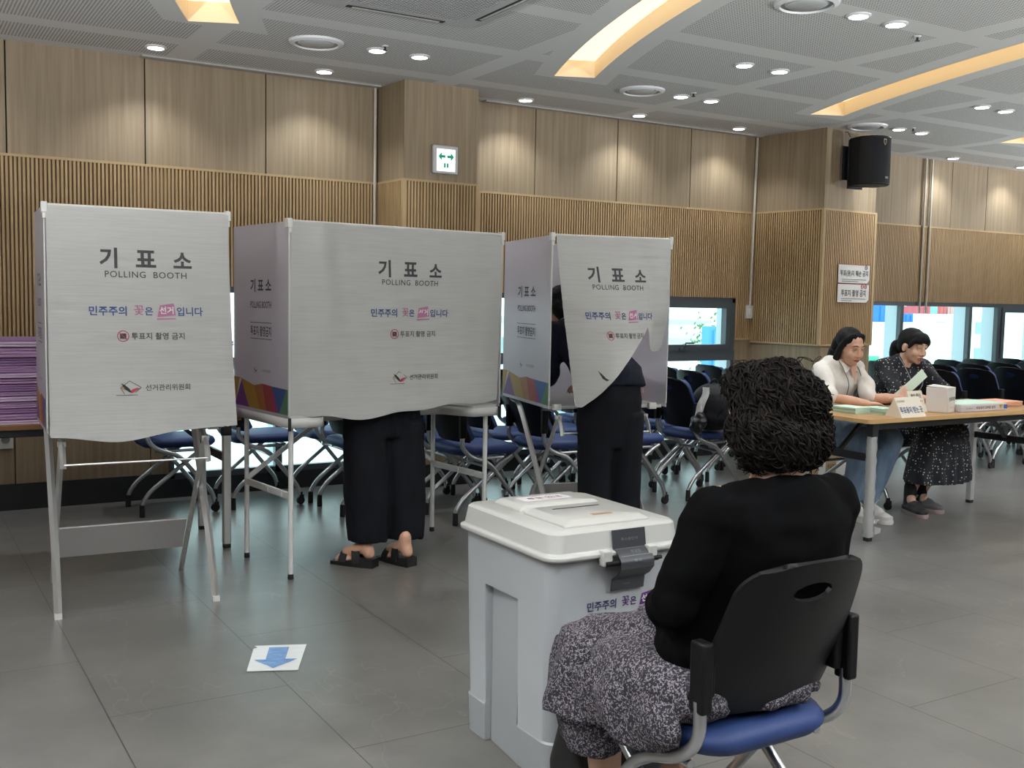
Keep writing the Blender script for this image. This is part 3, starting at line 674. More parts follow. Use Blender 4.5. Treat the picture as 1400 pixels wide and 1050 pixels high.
def side_print(panel, fn, D, mirror=False):
    """fn(s, z): s from 0 at the rear edge to D at the front edge"""
    c = D*.52
    MB().text('기 표 소', w=.38*D, h=.066, cx=c, cy=1.42, fn=fn, bold=.028).text('POLLING BOOTH', w=.38*D, h=.034, cx=c, cy=1.325, fn=fn, bold=.012).build('side_lettering', GREYINK, panel, smooth=False)
    mb = MB().text('투표지 촬영금지', w=.38*D, h=.052, cx=c, cy=1.195, fn=fn, bold=.016)
    for z in (1.155, 1.235): mb.add([fn(c-.2*D, z), fn(c+.2*D, z), fn(c+.2*D, z+.003), fn(c-.2*D, z+.003)], [(0, 1, 2, 3)])
    mb.build('side_notice', GREYINK, panel, smooth=False)
    mb = MB(); emblem(mb, fn, c-.1*D, 1.0, .03); mb.text('선거관리위원회', w=.16*D, cx=c+.1*D, cy=1.0, fn=fn); mb.build('side_emblem', [GREYINK, GREYINK, GREYINK], panel, smooth=False)
    T = [(0, [(0, 1), (.12, 1), (.02, 0), (0, 0)]), (1, [(.02, 0), (.15, .92), (.30, 0)]), (0, [(.12, 1), (.40, .8), (.50, 0), (.30, 0), (.15, .92)]), (3, [(.40, .8), (.55, .9), (.62, 0), (.50, 0)]),
         (2, [(.55, .9), (.72, .86), (.76, 0), (.62, 0)]), (6, [(.72, .86), (.80, .3), (.84, 0), (.76, 0)]), (4, [(.72, .86), (.97, .84), (.90, .3), (.84, 0), (.80, .3)]), (5, [(.97, .84), (1, .84), (1, 0), (.84, 0), (.90, .3)])]
    mb = MB()
    for k, pl in T: mb.use(k).add([fn(a*D, .805+b*.145) for a, b in pl], [tuple(range(len(pl)))])
    mb.build('colour_triangles', TRI, panel, smooth=False)

TRI = [sheet_mat(p.name+' on plastic', tuple(p.node_tree.nodes['Principled BSDF'].inputs['Base Color'].default_value[:3]), .4, .12, .4) for p in PC]
ZTOP, ZTAB = 1.72, .80
def panels(t, Wd, D, Dr):
    """left, right, rear corrugated panels; Dr = depth of the right panel"""
    for x, d, sg in ((0, D, -1), (Wd, Dr, 1)):
        p = MB().bx(x-.004, x+.004, 0.0, d, ZTAB-.012, ZTOP).build('side_panel', PANEL, t, smooth=False)
        side_print(p, lambda s, z, x=x, d=d, sg=sg: V((x+sg*.0052, (d-s), z)), d)
    MB().bx(0.004, Wd-.004, D-.008, D, ZTAB-.012, ZTOP).build('rear_panel', PANEL, t, smooth=False)
    mb = MB().tube([(-.006, -.006, ZTOP), (Wd+.006, -.006, ZTOP)], .008, 8)
    mb.build('curtain_rail', WHITEPL, t)
    for x in (0, Wd): MB().bx(x-.012, x+.012, -.016, .022, ZTOP-.03, ZTOP+.014).bx(x-.008, x+.008, -.016, .0, ZTOP-.055, ZTOP-.03).build('corner_clip', WHITEPL, t, bevel=.003)
    for x in (0, Wd): MB().tube([(x, -.004, ZTAB+.01), (x, -.004, ZTOP)], .004, 6).build('edge_strip', WHITEPL, t)

# ---------- folding booths with crossed aluminium legs
def folding_booth(nm, label, loc, rz, Wd, D, Lx, rev=False):
    t = thing(nm, label, 'polling booth', loc, rz, 'polling booths')
    panels(t, Wd, D, D)
    MB().bx(.01, Wd-.01, .03, D-.01, ZTAB-.018, ZTAB).build('table_top', mat('pale grey table sheet', (.55, .56, .57), .4), t, bevel=.003)
    x0, x1 = Lx
    for x, s in ((x0, 1), (x1, -1)):
        a = MB(); pts = rounded([(x, D-.02, ZTAB-.03), (x, D*.82, ZTAB-.035), (x, D*.70, ZTAB-.12), (x+(.006 if s < 0 else 0), D*.20, .25), (x+(.012 if s < 0 else 0), .02, .005)], .06, 5)
        for p, q in zip(pts, pts[1:]): pass
        a.tube(pts, .0165, 4); fl = a.build('front_leg', STEEL, t, angle=30)
        c = MB().box((x+(.012 if s < 0 else 0), .02, .012), (.03, .034, .024)).build('foot_cap', WHITEPL, fl)
        b = MB(); b.tube([(x+s*.026, .055, .73), (x+s*.026, .32, .39), (x+s*.026, .63, .0)], .0125, 4); rl = b.build('rear_leg', STEEL, t, angle=30)
        MB().box((x+s*.026, .05, .735), (.032, .03, .022)).build('leg_cap', WHITEPL, rl)
        MB().tube(rounded([(x+s*.026, .30, ZTAB-.03), (x+s*.026, .08, ZTAB-.035), (x+s*.026, .0, .70), (x+s*.026, -.02, .64)], .07, 5), .012, 4).build('hinge_arm', STEEL, t, angle=30)
        MB().box((x, .01, ZTAB-.005), (.045, .03, .035)).build('corner_block', WHITEPL, t, bevel=.003)
    MB().tube([(x0+.026, -.02, .655), (x1-.026, -.02, .655)], .0045, 8).build('cross_bar', STEEL, t)
    A = V((0, .44, .245)); B = V((0, .55, .09))
    MB().add([V((x0+.03, .455, .29)), V((x1-.03, .455, .29)), V((x1-.03, .57, .13)), V((x0+.03, .57, .13)), V((x0+.03, .463, .295)), V((x1-.03, .463, .295)), V((x1-.03, .578, .135)), V((x0+.03, .578, .135))],
             [(0, 1, 2, 3), (7, 6, 5, 4), (0, 4, 5, 1), (1, 5, 6, 2), (2, 6, 7, 3), (3, 7, 4, 0)]).build('kick_panel', mat('grey kick panel', (.47, .46, .46), .45), t, smooth=False)
    return t
def cloth_noise(x, z, k=1.0, sd=0):
    return k*(.006*noise.noise(V((x*3.1+sd, z*1.6, sd)))+.003*noise.noise(V((x*9, z*5, 3+sd)))+.0016*noise.noise(V((x*4, z*34, 9+sd))))
# booth 1 (left)
B1W = .735
b1 = folding_booth('folding_polling_booth', 'leftmost polling booth, narrow, with closed curtain and crossed legs in full view', (.577, 4.655, 0), math.radians(-3), B1W, .52, (.03, .67))
def c1(x, z):
    t_ = max(0, min(1, (ZTOP-z)/.95)); dx = .012+(-.004)*(1-t_)
    xx = .006+(B1W+.0-.006)*x/B1W + t_**1.5*(.034*(x/B1W)-.0+.002)
    y = -.012-.012*math.sin(PI*x/B1W)*t_-.03*t_*t_*(1-.4*abs(2*x/B1W-1))+cloth_noise(x, z, 1.2, 1)
    return V((xx, y, z))
def bottom1(u): return .775-.035*math.exp(-((u-.35)/.22)**2)+.02*u
cur = MB().sheet(lambda u, v: c1(u*B1W, ZTOP-(ZTOP-bottom1(u))*v), 44, 48, .0016).build('curtain', CURTAIN, b1)
curtain_print(cur, lambda x, z: c1(x, z)+V((0, -.0022, 0)), .385)
# booth 3 (right), curtain pushed aside by the voter
G3 = math.radians(-12.5); B3W = .70
b3 = folding_booth('folding_polling_booth', 'rightmost polling booth, narrow, its curtain swept aside over the voter in navy', (3.085, 4.735, 0), G3, B3W, .80, (.05, .62))
def low3(u):   # lower edge of the swept curtain
    P = [(0, .815), (.015, .81), (.05, .812), (.2, .89), (.45, 1.035), (.62, 1.13), (.72, 1.195), (.775, 1.245), (.784, 1.15), (.80, 1.12), (.87, 1.10), (.94, 1.105), (.97, 1.14), (.988, 1.26), (1, 1.40)]
    for (a, za), (b, zb) in zip(P, P[1:]):
        if a <= u <= b: return za+(zb-za)*(u-a)/(b-a)
    return P[-1][1]
def c3(x, z):
    t_ = max(0, min(1.05, (ZTOP-z)/.92)); u = x/B3W
    left = .018+.075*t_**1.15
    right = B3W-.004-.02*t_
    xx = left+(right-left)*(u)
    bulge = math.exp(-((u-.38)/.42)**2)*t_**1.2
    y = -.012-.29*bulge-.02*t_+cloth_noise(x, z, 1.8, 5)
    if u > .775 and z < 1.30: y += .05*((1.30-z)/.2)*min(1, (u-.775)/.06)
    return V((xx, y, z))
cur = MB().sheet(lambda u, v: c3(u*B3W, ZTOP-(ZTOP-low3(u))*v), 90, 48, .0016).build('curtain', CURTAIN, b3)
def p3(x, z):
    return c3(x-.02, z)+V((0, -.0026, 0))
curtain_print(cur, p3, .365, foot=False)
mb = MB(); emblem(mb, lambda x, z: c3(x-.03, z)+V((0, -.003, 0)), .245, 1.01, .045); 
E2 = MB()
E2.add([c3(.16+x, .972+z)+V((0, -.003, 0)) for x, z in [(-.02, .035), (.0, .018), (.02, -.004), (.035, -.012), (.02, -.018), (.0, -.006)]], [tuple(range(6))])
E2.build('emblem', INK, cur, smooth=False)
# notice sheet on the inside of the third booth, seen through the gap
nt_ = MB().bx(.01, .26, .775, .785, 1.08, 1.60).build('inside_notice', PAPER, b3, smooth=False)
mb = MB()
for z in (1.575, 1.095): mb.use(1).bx(.015, .255, .7735, .7745, z, z+.006)
for z, w in ((1.50, .2), (1.46, .22), (1.42, .15)): mb.use(0).text('기표 촬영', w=w*.8, cx=.14, cy=z, fn=lambda x, zz: V((x, .7735, zz)), bold=.015)
mb.build('inside_lettering', [GREYINK, REDINK], nt_, smooth=False)

# ---------- wide accessible booth with straight legs
b2 = thing('wide_polling_booth', 'middle polling booth, the widest, with a white table on straight legs', 'polling booth', (1.65, 4.79, 0), math.radians(6.5), 'polling booths')
B2W, B2D = 1.245, .64
panels(b2, B2W, B2D, B2D)
WM = mat('white table apron', (.60, .60, .59), .35)
# table: plate with a bay cut into the front, apron round it
zt, zb = ZTAB, ZTAB-.058
edge = rounded([(.0, -.008, 0), (.165, -.008, 0), (.19, .02, 0), (.26, .20, 0), (.985, .20, 0), (1.055, .02, 0), (1.08, -.008, 0), (B2W, -.008, 0), (B2W, B2D, 0), (0, B2D, 0)], .05, 4)
pl = [(p.x, p.y) for p in edge]
MB().prism(pl, zt-.012, zt).build('table_top', mat('pale green-grey table top', (.52, .57, .53), .4), b2, smooth=False)
n = len(pl); inn = []
mb = MB(); mb.add([(x, y, zt-.012) for x, y in pl]+[(x, y, zb) for x, y in pl], [(i, (i+1) % n, n+(i+1) % n, n+i) for i in range(n)])
o = mb.build('apron', WM, b2); sm = o.modifiers.new('thick', 'SOLIDIFY'); sm.thickness = .012; sm.offset = 0
for x in (.03, B2W-.06):
    for y in (.04, .56):
        lg = MB().tube([(x, y, zb+.02), (x, y, .02)], .0125, 12).build('leg', WHITEMETAL, b2)
        MB().lathe([(.013, 0), (.015, .004), (.013, .026)], 12, Matrix.Translation((x, y, 0))).build('foot_cap', RUBBER, lg)
    MB().bar((x, .04, .405), (x, .56, .405), .014, .034).box((x, .13, .405), (.02, .012, .026)).box((x, .3, .405), (.02, .03, .026)).build('side_brace', WHITEMETAL, b2, bevel=.002)
    MB().bar((x, .56, .42), (x+(.5 if x < .5 else -.5), .56, zb+.01), .012, .024).build('diagonal_brace', WHITEMETAL, b2, bevel=.002)
for x in (0, B2W): MB().bx(x-.006, x+.006, -.014, -.004, zb-.012, zb+.05).build('hook', BLACKMETAL, b2)
def c2(x, z):
    u = x/B2W; t_ = max(0, min(1, (ZTOP-z)/.95))
    y = -.012-.055*t_**1.5*math.exp(-((u-.5)/.36)**2)+.028*t_*math.exp(-(u/.06)**2)+cloth_noise(x, z, 2.2, 2)
    y -= .018*(1-t_)*math.exp(-((x-.16-.1*t_)/.05)**2)
    sw = .03*t_
    return V((.004+x*(B2W-.008)/B2W-sw*u*u*1.0, y, z))
def bottom2(u): return .80-.03*math.exp(-((u-.33)/.13)**2)+.03*u*u-.012*math.exp(-((u-.08)/.06)**2)+.008*math.sin(u*19)
cur = MB().sheet(lambda u, v: c2(u*B2W, ZTOP-(ZTOP-bottom2(u))*v), 60, 48, .0016).build('curtain', CURTAIN, b2)
curtain_print(cur, lambda x, z: c2(x, z)+V((0, -.0026, 0)), .66, 1.02)

# ================================================================ ballot box
bb = thing('ballot_box', 'large white plastic ballot box with a dark sealed latch beside the seated woman', 'ballot box', (1.795, 2.635, 0))
BOXW, BOXD = .455, .515
BP = noisy('white box plastic', (.34, .36, .375), (.37, .385, .40), (3, 3, 3), 1, .38)
LIDP = mat('cream lid plastic', (.46, .46, .44), .28)
def ring(w, d, r, z, cy=0): return [V((x, y, z)) for x, y in rrect(w, d, r, 6, 0, cy)]
w, d = BOXW, BOXD
mb = MB().loft([ring(w-.026, d-.026, .04, .0), ring(w-.018, d-.018, .04, .118), ring(w-.025, d-.025, .04, .124), ring(w-.004, d-.004, .042, .64), ring(w-.004, d-.004, .042, .66)])
body = mb.build('body', BP, bb, bevel=.002)
cm = MB()   # a shallow channel pressed into each side, fading out towards the front
for sg in (-1, 1):
    P = [(-.06, .0), (.115, .0), (.115, -.020), (-.06, -.0005)]
    x0 = sg*((w-.018)/2); pts = [V((x0+sg*q, y, 0)) for y, q in P]
    prof = [(y, q) for y, q in ((.115, -.017), (-.075, .004), (-.075, .05), (.115, .05))]
    cm.add([V((sg*((w-.022)/2-.006+q), y, z)) for z in (-.05, .50) for y, q in prof], [(0, 1, 2, 3), (7, 6, 5, 4)]+[(k, (k+1) % 4, 4+(k+1) % 4, 4+k) for k in range(4)])
cut = cm.build('cutter', BP, bb, smooth=False)
bmn = bmesh.new(); bmn.from_mesh(cut.data); bmesh.ops.recalc_face_normals(bmn, faces=bmn.faces); bmn.to_mesh(cut.data); bmn.free()
bmn = bmesh.new(); bmn.from_mesh(body.data); bmesh.ops.recalc_face_normals(bmn, faces=bmn.faces); bmn.to_mesh(body.data); bmn.free()
bo = body.modifiers.new('channel', 'BOOLEAN'); bo.operation = 'DIFFERENCE'; bo.object = cut; bo.solver = 'EXACT'; body.modifiers.remove(body.modifiers['bevel'])
dg = bpy.context.evaluated_depsgraph_get(); dg.update(); nm_ = bpy.data.meshes.new_from_object(body.evaluated_get(dg))
body.modifiers.clear(); body.data = nm_; bpy.data.objects.remove(cut)
nm_.polygons.foreach_set('use_smooth', [True]*len(nm_.polygons)); nm_.set_sharp_from_angle(angle=math.radians(32)); bv = body.modifiers.new('bevel', 'BEVEL'); bv.width = .004; bv.segments = 2; bv.limit_method = 'ANGLE'; bv.angle_limit = math.radians(50)
mb = MB().loft([ring(w+.02, d+.03, .045, .648), ring(w+.032, d+.044, .05, .652), ring(w+.032, d+.044, .05, .664), ring(w+.010, d+.02, .045, .669), ring(w-.004, d+.002, .045, .722), ring(w-.02, d-.016, .04, .729)])
mb.bx(-.075, -.045, -d/2-.038, -d/2-.01, .628, .672).bx(.085, .115, -d/2-.038, -d/2-.01, .628, .672)
lid = mb.build('lid', LIDP, bb, bevel=.003)
mb = MB()
mb.loft([ring(w*.66, .17, .012, .727, .115), ring(w*.66, .17, .012, .735, .115), ring(w*.58, .14, .01, .748, .115)])
mb.loft([ring(w*.66, .235, .012, .727, -.095), ring(w*.66, .235, .012, .734, -.095), ring(w*.56, .20, .01, .747, -.095)])
mb.build('lid_plateau', LIDP, lid, bevel=.002)
MB().bx(-.085, .085, -.045, -.039, .7475, .7482).build('slot', SEAM, lid, smooth=False)
MB().bx(-.02, .05, -.165, -.145, .7475, .7482).build('brown_label', mat('brown label', (.33, .22, .13), .6), lid, smooth=False)
p = MB().bx(-.10, .075, .09, .155, .7485, .7492).build('paper_label', mat('pink-white label', (.62, .57, .60), .7), lid, smooth=False)
MB().text('투표 안내', w=.12, cx=-.01, cy=.122, fn=lambda x, y: V((x, y, .7496)), bold=.012).build('label_lettering', GREYINK, p, smooth=False)
# latch, rod and dark seal strip
yl = -d/2-.022
MB().tube([(-.068, yl-.012, .635), (.118, yl-.012, .635)], .0085, 12).tube([(.118, yl-.012, .635), (.132, yl-.012, .635)], .006, 8).build('latch_rod', BLACKPL, bb)
SEAL = mat('dark grey seal strip', (.035, .038, .045), .35)
def sealf(u, v):
    z = .722-.176*v; pts = [(0, -d/2-.006), (.3, -d/2-.0145), (.36, -d/2-.030), (.48, -d/2-.048), (.60, -d/2-.048), (.74, -d/2-.026), (.80, -d/2-.0125), (1, -d/2-.008)]
    for (a, ya), (b, yb) in zip(pts, pts[1:]):
        if a-1e-2 <= v <= b+1e-2: y = ya+(yb-ya)*(v-a)/(b-a); break
    x = -.028+.118*u+(.006*(v > .33 and v < .75))
    return V((x, y, z))
sl_ = MB().sheet(sealf, 6, 30, .0015).build('seal_strip', SEAL, bb)
LG = mat('pale grey seal print', (.16, .17, .19), .6)
def sf(x, y):  # x 0..1, y = v
    return sealf(x, y)+V((0, -.0018, .0006))
mb = MB().text('특수봉인지', w=.5, h=.05, cx=.5, cy=-.16, fn=lambda x, y: sf(x, -y), bold=.01)
for v_ in (.30, .40): mb.add([sf(.06, v_), sf(.95, v_-.0), sf(.95, v_+.008), sf(.06, v_+.008)], [(0, 1, 2, 3)])
mb.add([sf(.32, .31), sf(.335, .31), sf(.335, .64), sf(.32, .64)], [(0, 1, 2, 3)]).add([sf(.06, .31), sf(.07, .31), sf(.07, .64), sf(.06, .64)], [(0, 1, 2, 3)])
mb.text('투표함', w=.3, h=.04, cx=.55, cy=-.35, fn=lambda x, y: sf(x, -y)).text('봉인', w=.22, h=.04, cx=.5, cy=-.47, fn=lambda x, y: sf(x, -y)).text('위원장', w=.22, h=.025, cx=.45, cy=-.9, fn=lambda x, y: sf(x, -y))
mb.build('seal_lettering', LG, sl_, smooth=False)
def ff(x, z): return V((x, -d/2+.002+.0105*(.64-z)/.516-.0015, z))
mb = MB(); slogan(mb, ff, .06, .505, .32); mb.build('slogan_lettering', [mat('indigo print', (.035, .025, .12), .6), PURPINK, mat('violet print', (.10, .015, .15), .6), PALEINK], bb, smooth=False)
# ================================================================ nesting chairs
SILV = mat('silver chair tube', (.50, .51, .53), .28, 1)
def back_fn(u, v, off=0.0):
    v = max(v, 1e-4)
    half = .205-.030*v**1.6-(.075*(1-math.sqrt(max(0, 1-((v-.82)/.18)**2))) if v > .82 else 0)
    half *= (1-.06*(1-min(1, v/.06)))
    y = (u*2-1)*half; z = .502+.350*v-.005*(u*2-1)**2*v
    x = -.18-.132*v-.010*math.sin(PI*v)+.055*(y/.21)**2
    z -= .022*(1-(u*2-1)**2)*0
    if v < .1: z += .0
    return V((x+off, y, z))
HC, HA, HB = (.5, .81), .15, .058
def hk(u, v): return ((u-HC[0])/HA)**2+((v-HC[1])/HB)**2 > 1
def hs(u, v):
    a, b = (u-HC[0])/HA, (v-HC[1])/HB; q = math.hypot(a, b)
    return (HC[0]+a/q*HA, HC[1]+b/q*HB) if .45 < q < 1.7 else (u, v)
def make_chair(cushion):
    t = thing('nesting_chair', 'x', 'chair')
    # seat pad
    def seatring(z, gx, gy):
        out = []
        for x, y in rrect(.45+gx, .43+gy, .09, 6): out.append(V((x+.015, y*(1-.10*((-x+.22)/.44)) if x < .22 else y*.9, z+.012*math.cos((x)/.45*PI)*0)))
        return out
    MB().loft([seatring(.415, -.10, -.10), seatring(.42, -.03, -.03), seatring(.44, .0, .0), seatring(.455, .0, .0), seatring(.470, -.02, -.02), seatring(.476, -.09, -.09)]).build('seat', BLUEFAB, t, angle=60)
    MB().sheet(lambda u, v: back_fn(u, v), 28, 36, .010, hk, hs).build('backrest', BLACKPL, t, angle=50)
    if cushion: MB().sheet(lambda u, v: back_fn(.03+.94*u, .05+.91*v, .032), 20, 16, .030).build('back_cushion', BLUEFAB, t, angle=50)
    for s in (-1, 1):
        y = .214*s
        MB().bx(-.222, -.178, y-.017, y+.013, .535, .685).bx(-.205, -.165, y-.026*s-.012, y-.026*s+.012, .56, .66).build('bracket', BLACKPL, t, bevel=.006)
        fl = MB().tube(rounded([(-.20, y, .56), (-.205, y, .475), (-.14, y, .415), (-.01, y, .375), (.195, y, .125), (.215, y, .055)], .06, 5), .0142, 10).build('front_leg', SILV, t)
        MB().tube([(.215, y-.011, .028), (.215, y+.011, .028)], .027, 18).tube([(.215, y, .055), (.215, y, .085)], .0145, 10).bx(.205, .235, y-.016, y+.016, .035, .066).build('caster', RUBBER, fl, bevel=.003)
        y2 = .188*s
        rl = MB().tube(rounded([(.17, y2, .41), (.10, y2, .375), (-.18, y2, .155), (-.225, y2, .09), (-.228, y2, .04)], .05, 5), .0138, 10).build('rear_leg', SILV, t)
        MB().lathe([(.0165, 0), (.0175, .01), (.016, .075), (.013, .078)], 12, Matrix.Translation((-.228, y2, 0))).build('foot_cap', RUBBER, rl)
    MB().tube([(.03, -.214, .335), (.03, .214, .335)], .010, 8).build('cross_bar', SILV, t)
    MB().tube(rounded([(-.15, -.188, .40), (.13, -.188, .40), (.13, .188, .40), (-.15, .188, .40)], .05, 5), .010, 8).build('seat_frame', SILV, t)
    return t
chair0 = make_chair(False); chair1 = make_chair(True); used = []
ORD = ['first', 'second', 'third', 'fourth', 'fifth', 'sixth', 'seventh', 'eighth', 'ninth', 'tenth', 'eleventh', 'twelfth', 'thirteenth', 'fourteenth', 'fifteenth', 'sixteenth', 'seventeenth', 'eighteenth', 'nineteenth', 'twentieth']
chair0.location = (1.63, 1.785, 0); chair0.rotation_euler = (0, 0, PI/2)
tag(chair0, 'black backed blue seated chair under the woman with curly hair', 'chair', 'nesting chairs')
dup(chair0, (5.42, 4.93, 0), math.radians(-88), 'blue seated chair under the woman in the white shirt', 'nesting chairs')
dup(chair0, (6.0, 4.93, 0), math.radians(-84), 'blue seated chair under the woman in the polka dot dress', 'nesting chairs')
random.seed(11)
def run(x0, n, y, st): return [(x0+st*i, y) for i in range(n)]
rows = [
 ('row behind the booths', [(x, 5.74) for x in (3.18, 3.77, 4.36, 5.0)]),
 ('row just behind the seated women', run(7.95, 8, 5.74, .5)),
 ('second row before the middle window', run(2.65, 8, 6.27, .5)),
 ('second row before the right window', run(8.12, 8, 6.27, .5)),
 ('row closest to the left windows', run(1.58, 3, 6.80, .54)),
 ('row closest to the middle window', run(4.30, 5, 6.80, .5)),
 ('row closest to the right window', run(8.0, 8, 6.80, .5)),
]
for nm, pts in rows:
    for i, (x, y) in enumerate(pts):
        lb = '%s blue chair from the left in the %s' % (ORD[i], nm)
        if nm == 'row behind the booths' and i == 3: lb = 'blue seated chair behind the black backpack, last of the row behind the booths'
        loc = (x+random.uniform(-.02, .02), y+random.uniform(-.015, .015), 0); rz = math.radians(random.uniform(-2, 2))
        if not used: chair1.location = loc; chair1.rotation_euler = (0, 0, rz); tag(chair1, lb, 'chair', 'nesting chairs'); used.append(1)
        else: dup(chair1, loc, rz, lb, 'nesting chairs')
# ================================================================ left table with the purple stack
TT = noisy('oak laminate table top', srgb(160, 122, 78), srgb(182, 142, 94), (2, 40, 40), 1, .4)
TE = mat('table edge band', srgb(196, 160, 108), .45)
TED = mat('brown table edge', srgb(120, 84, 52), .45)
def training_table(label, x0, x1, y0, y1, edge, film=False):
    t = thing('folding_table', label, 'table', (x0, y0, 0), 0, 'folding training tables')
    Wd, D = x1-x0, y1-y0; zt = .72
    MB().prism(rrect(Wd, D, .03, 5, Wd/2, D/2), zt-.022, zt).build('table_top', [TT], t, bevel=.004)
    mb = MB(); P = rrect(Wd+.004, D+.004, .032, 5, Wd/2, D/2); n = len(P)
    mb.add([(x, y, zt-.023) for x, y in P]+[(x, y, zt-.001) for x, y in P], [(i, (i+1) % n, n+(i+1) % n, n+i) for i in range(n)]); mb.build('edge_band', edge, t)
    fr = MB()
    for y in (.045, D-.045): fr.bar((.08, y, zt-.043), (Wd-.08, y, zt-.043), .03, .04)
    fr.build('frame', BLACKMETAL, t, smooth=False)
    for x, s in ((.075, 1), (Wd-.075, -1)):
        MB().bar((x, .05, .49), (x, D-.05, .49), .022, .045).build('end_bar', BLACKMETAL, t, bevel=.003)
        MB().bar((x+s*.01, D*.5, .50), (x+s*.22, D*.5, zt-.04), .025, .02).build('folding_brace', BLACKMETAL, t, bevel=.002)
        for y in (.045, D-.045):
            lg = MB().bx(x-.021, x+.021, y-.021, y+.021, .02, .625).build('leg', STEEL, t, bevel=.006)
            MB().bx(x-.024, x+.024, y-.024, y+.024, .615, zt-.022).build('leg_socket', BLACKMETAL, lg, bevel=.004)
            MB().bx(x-.018, x+.018, y-.018, y+.018, .0, .021).build('foot_cap', RUBBER, lg)
            if film and x < 1 and y < .1:
                mb = MB()
                rings = []
                for k in range(26):
                    z = .03+.585*k/25; rings.append([V((x+(.0245+.003*math.sin(k*2.1+a*3)+(.012 if k < 4 and a in (1, 2) else 0))*math.cos(2*PI*a/12)*1.25, y+(.0245+.003*math.sin(k*1.7+a*2))*math.sin(2*PI*a/12)*1.25, z)) for a in range(12)])
                mb.loft(rings, caps=False)
                mb.add([(x+.02, y-.03, .09), (x+.07, y-.035, .075), (x+.06, y-.04, .05), (x+.02, y-.032, .04)], [(0, 1, 2, 3)]).add([(x+.02, y-.028, .13), (x+.075, y-.02, .125), (x+.03, y-.028, .10)], [(0, 1, 2)])
                mb.build('film_wrap', FILM, lg)
    return t
training_table('long folding table under the purple stack behind the leftmost booth', -.15, 1.66, 5.57, 6.17, TED)
training_table('oak topped folding table where the two women sit', 4.855, 6.655, 4.07, 4.665, TE, True)
PUR = [mat('lilac board %d' % i, c, .6) for i, c in enumerate([srgb(204, 178, 206), srgb(172, 134, 178), srgb(150, 112, 158), srgb(184, 146, 188), srgb(118, 84, 128)])]
random.seed(3); z = .7205
H = [.026, .030, .024, .034, .028, .022, .036, .030, .026, .034, .040, .050, .030]
plc = ['bottom', 'second', 'third', 'fourth', 'fifth', 'sixth', 'seventh', 'eighth', 'ninth', 'tenth', 'eleventh', 'twelfth', 'top']
for i, h in enumerate(H):
    t = thing('folded_board_pack', '%s pack of purple folded boards %s' % (plc[i], 'of the stack, pale lilac on top' if i == 12 else ('of the stack, lying on the long table' if i == 0 else 'counted upwards in the stack on the long table')), 'board', (.62+random.uniform(-.012, .012), 5.87+random.uniform(-.012, .008), z), random.uniform(-.008, .008), 'purple folded boards')
    mb = MB(); k = 3 if h > .03 else 2; hh = h-.004
    for j in range(k): mb.bx(-.72, .99, -.275+.003*j, .26, hh*j/k, hh*(j+.86)/k)
    mb.build('boards', PUR[i % 4 if i < 12 else 0] if i != 12 else PUR[0], t, bevel=.003, seg=2)
    MB().bx(-.71, .98, -.262, .25, hh*.96, h).build('inner_sheet', PUR[4], t, smooth=False)
    z += h

# ================================================================ things on the right table
ZT = .7205
MINT = [mat('mint ballot paper', srgb(178, 208, 190), .8), mat('pale mint ballot paper', srgb(196, 220, 204), .8)]
YEL = mat('pale yellow paper', srgb(206, 196, 140), .8); PNK = mat('salmon paper', srgb(222, 168, 140), .8); GRYP = mat('grey green paper', srgb(160, 166, 154), .8)
def pile(name, lb, x0, x1, y0, y1, z0, n, th, mats, cat='paper', jig=.004, rz=0):
    t = thing(name, lb, cat, ((x0+x1)/2, (y0+y1)/2, z0), rz, 'stacks of paper slips on the right table')
    w, d = x1-x0, y1-y0; random.seed(int(x0*1000))
    for i in range(n):
        a, b = random.uniform(-jig, jig), random.uniform(-jig, jig)
        MB().bx(-w/2+a, w/2+a, -d/2+b, d/2+b, th*i, th*(i+.82)).build('bundle', mats[i % len(mats)], t, smooth=False)
    return t
pile('paper_pile', 'mint green stack of ballots nearest the left end of the table', 5.02, 5.16, 4.33, 4.51, ZT, 4, .010, MINT, rz=.05)
pile('paper_pile', 'mint green stack of ballots between the first stack and the tent sign', 5.165, 5.29, 4.225, 4.395, ZT, 4, .0095, MINT[::-1], rz=-.08)
pile('paper_pile', 'small pale yellow stack of slips by the elbow of the woman in white', 4.93, 5.03, 4.54, 4.65, ZT, 3, .010, [YEL])
pile('paper_pile', 'grey green stack of slips behind the flat printed box', 6.18, 6.36, 4.38, 4.52, ZT, 3, .012, [GRYP])
pile('paper_pile', 'salmon pink stack of slips at the right end of the table', 6.36, 6.58, 4.26, 4.46, ZT, 4, .009, [PNK])
def tent(nm, lb, x, y, z, w, h, dp, rz, lines):
    t = thing(nm, lb, 'sign', (x, y, z), rz)
    a = math.atan2(dp/2, h); th = .002
    mb = MB().add([(-w/2, -dp/2, 0), (w/2, -dp/2, 0), (w/2, 0, h), (-w/2, 0, h), (-w/2, dp/2, 0), (w/2, dp/2, 0)], [(0, 1, 2, 3), (3, 2, 5, 4), (0, 4, 5, 1), (0, 3, 4), (1, 5, 2)])
    mb.build('card', mat('cream card', srgb(225, 216, 200), .7), t, smooth=False)
    f = lambda px, pz: V((px, -dp/2+dp/2*pz/h-.0016, pz+.0004))
    for s, ww, hh, px, pz, b in lines: MB().text(s, w=ww, h=hh, cx=px, cy=pz, fn=f, bold=b).build('lettering', NAVYINK if b > .015 else GREYINK, t, smooth=False)
    return t
tent('tent_sign', 'cream folded tent sign with dark blue lettering at the table front', 5.245, 4.14, ZT, .235, .115, .12, .06, [('투표용지 받는 곳', .215, .038, 0, .042, .022), ('선거관리위원회', .075, .012, -.075, .092, .006)])
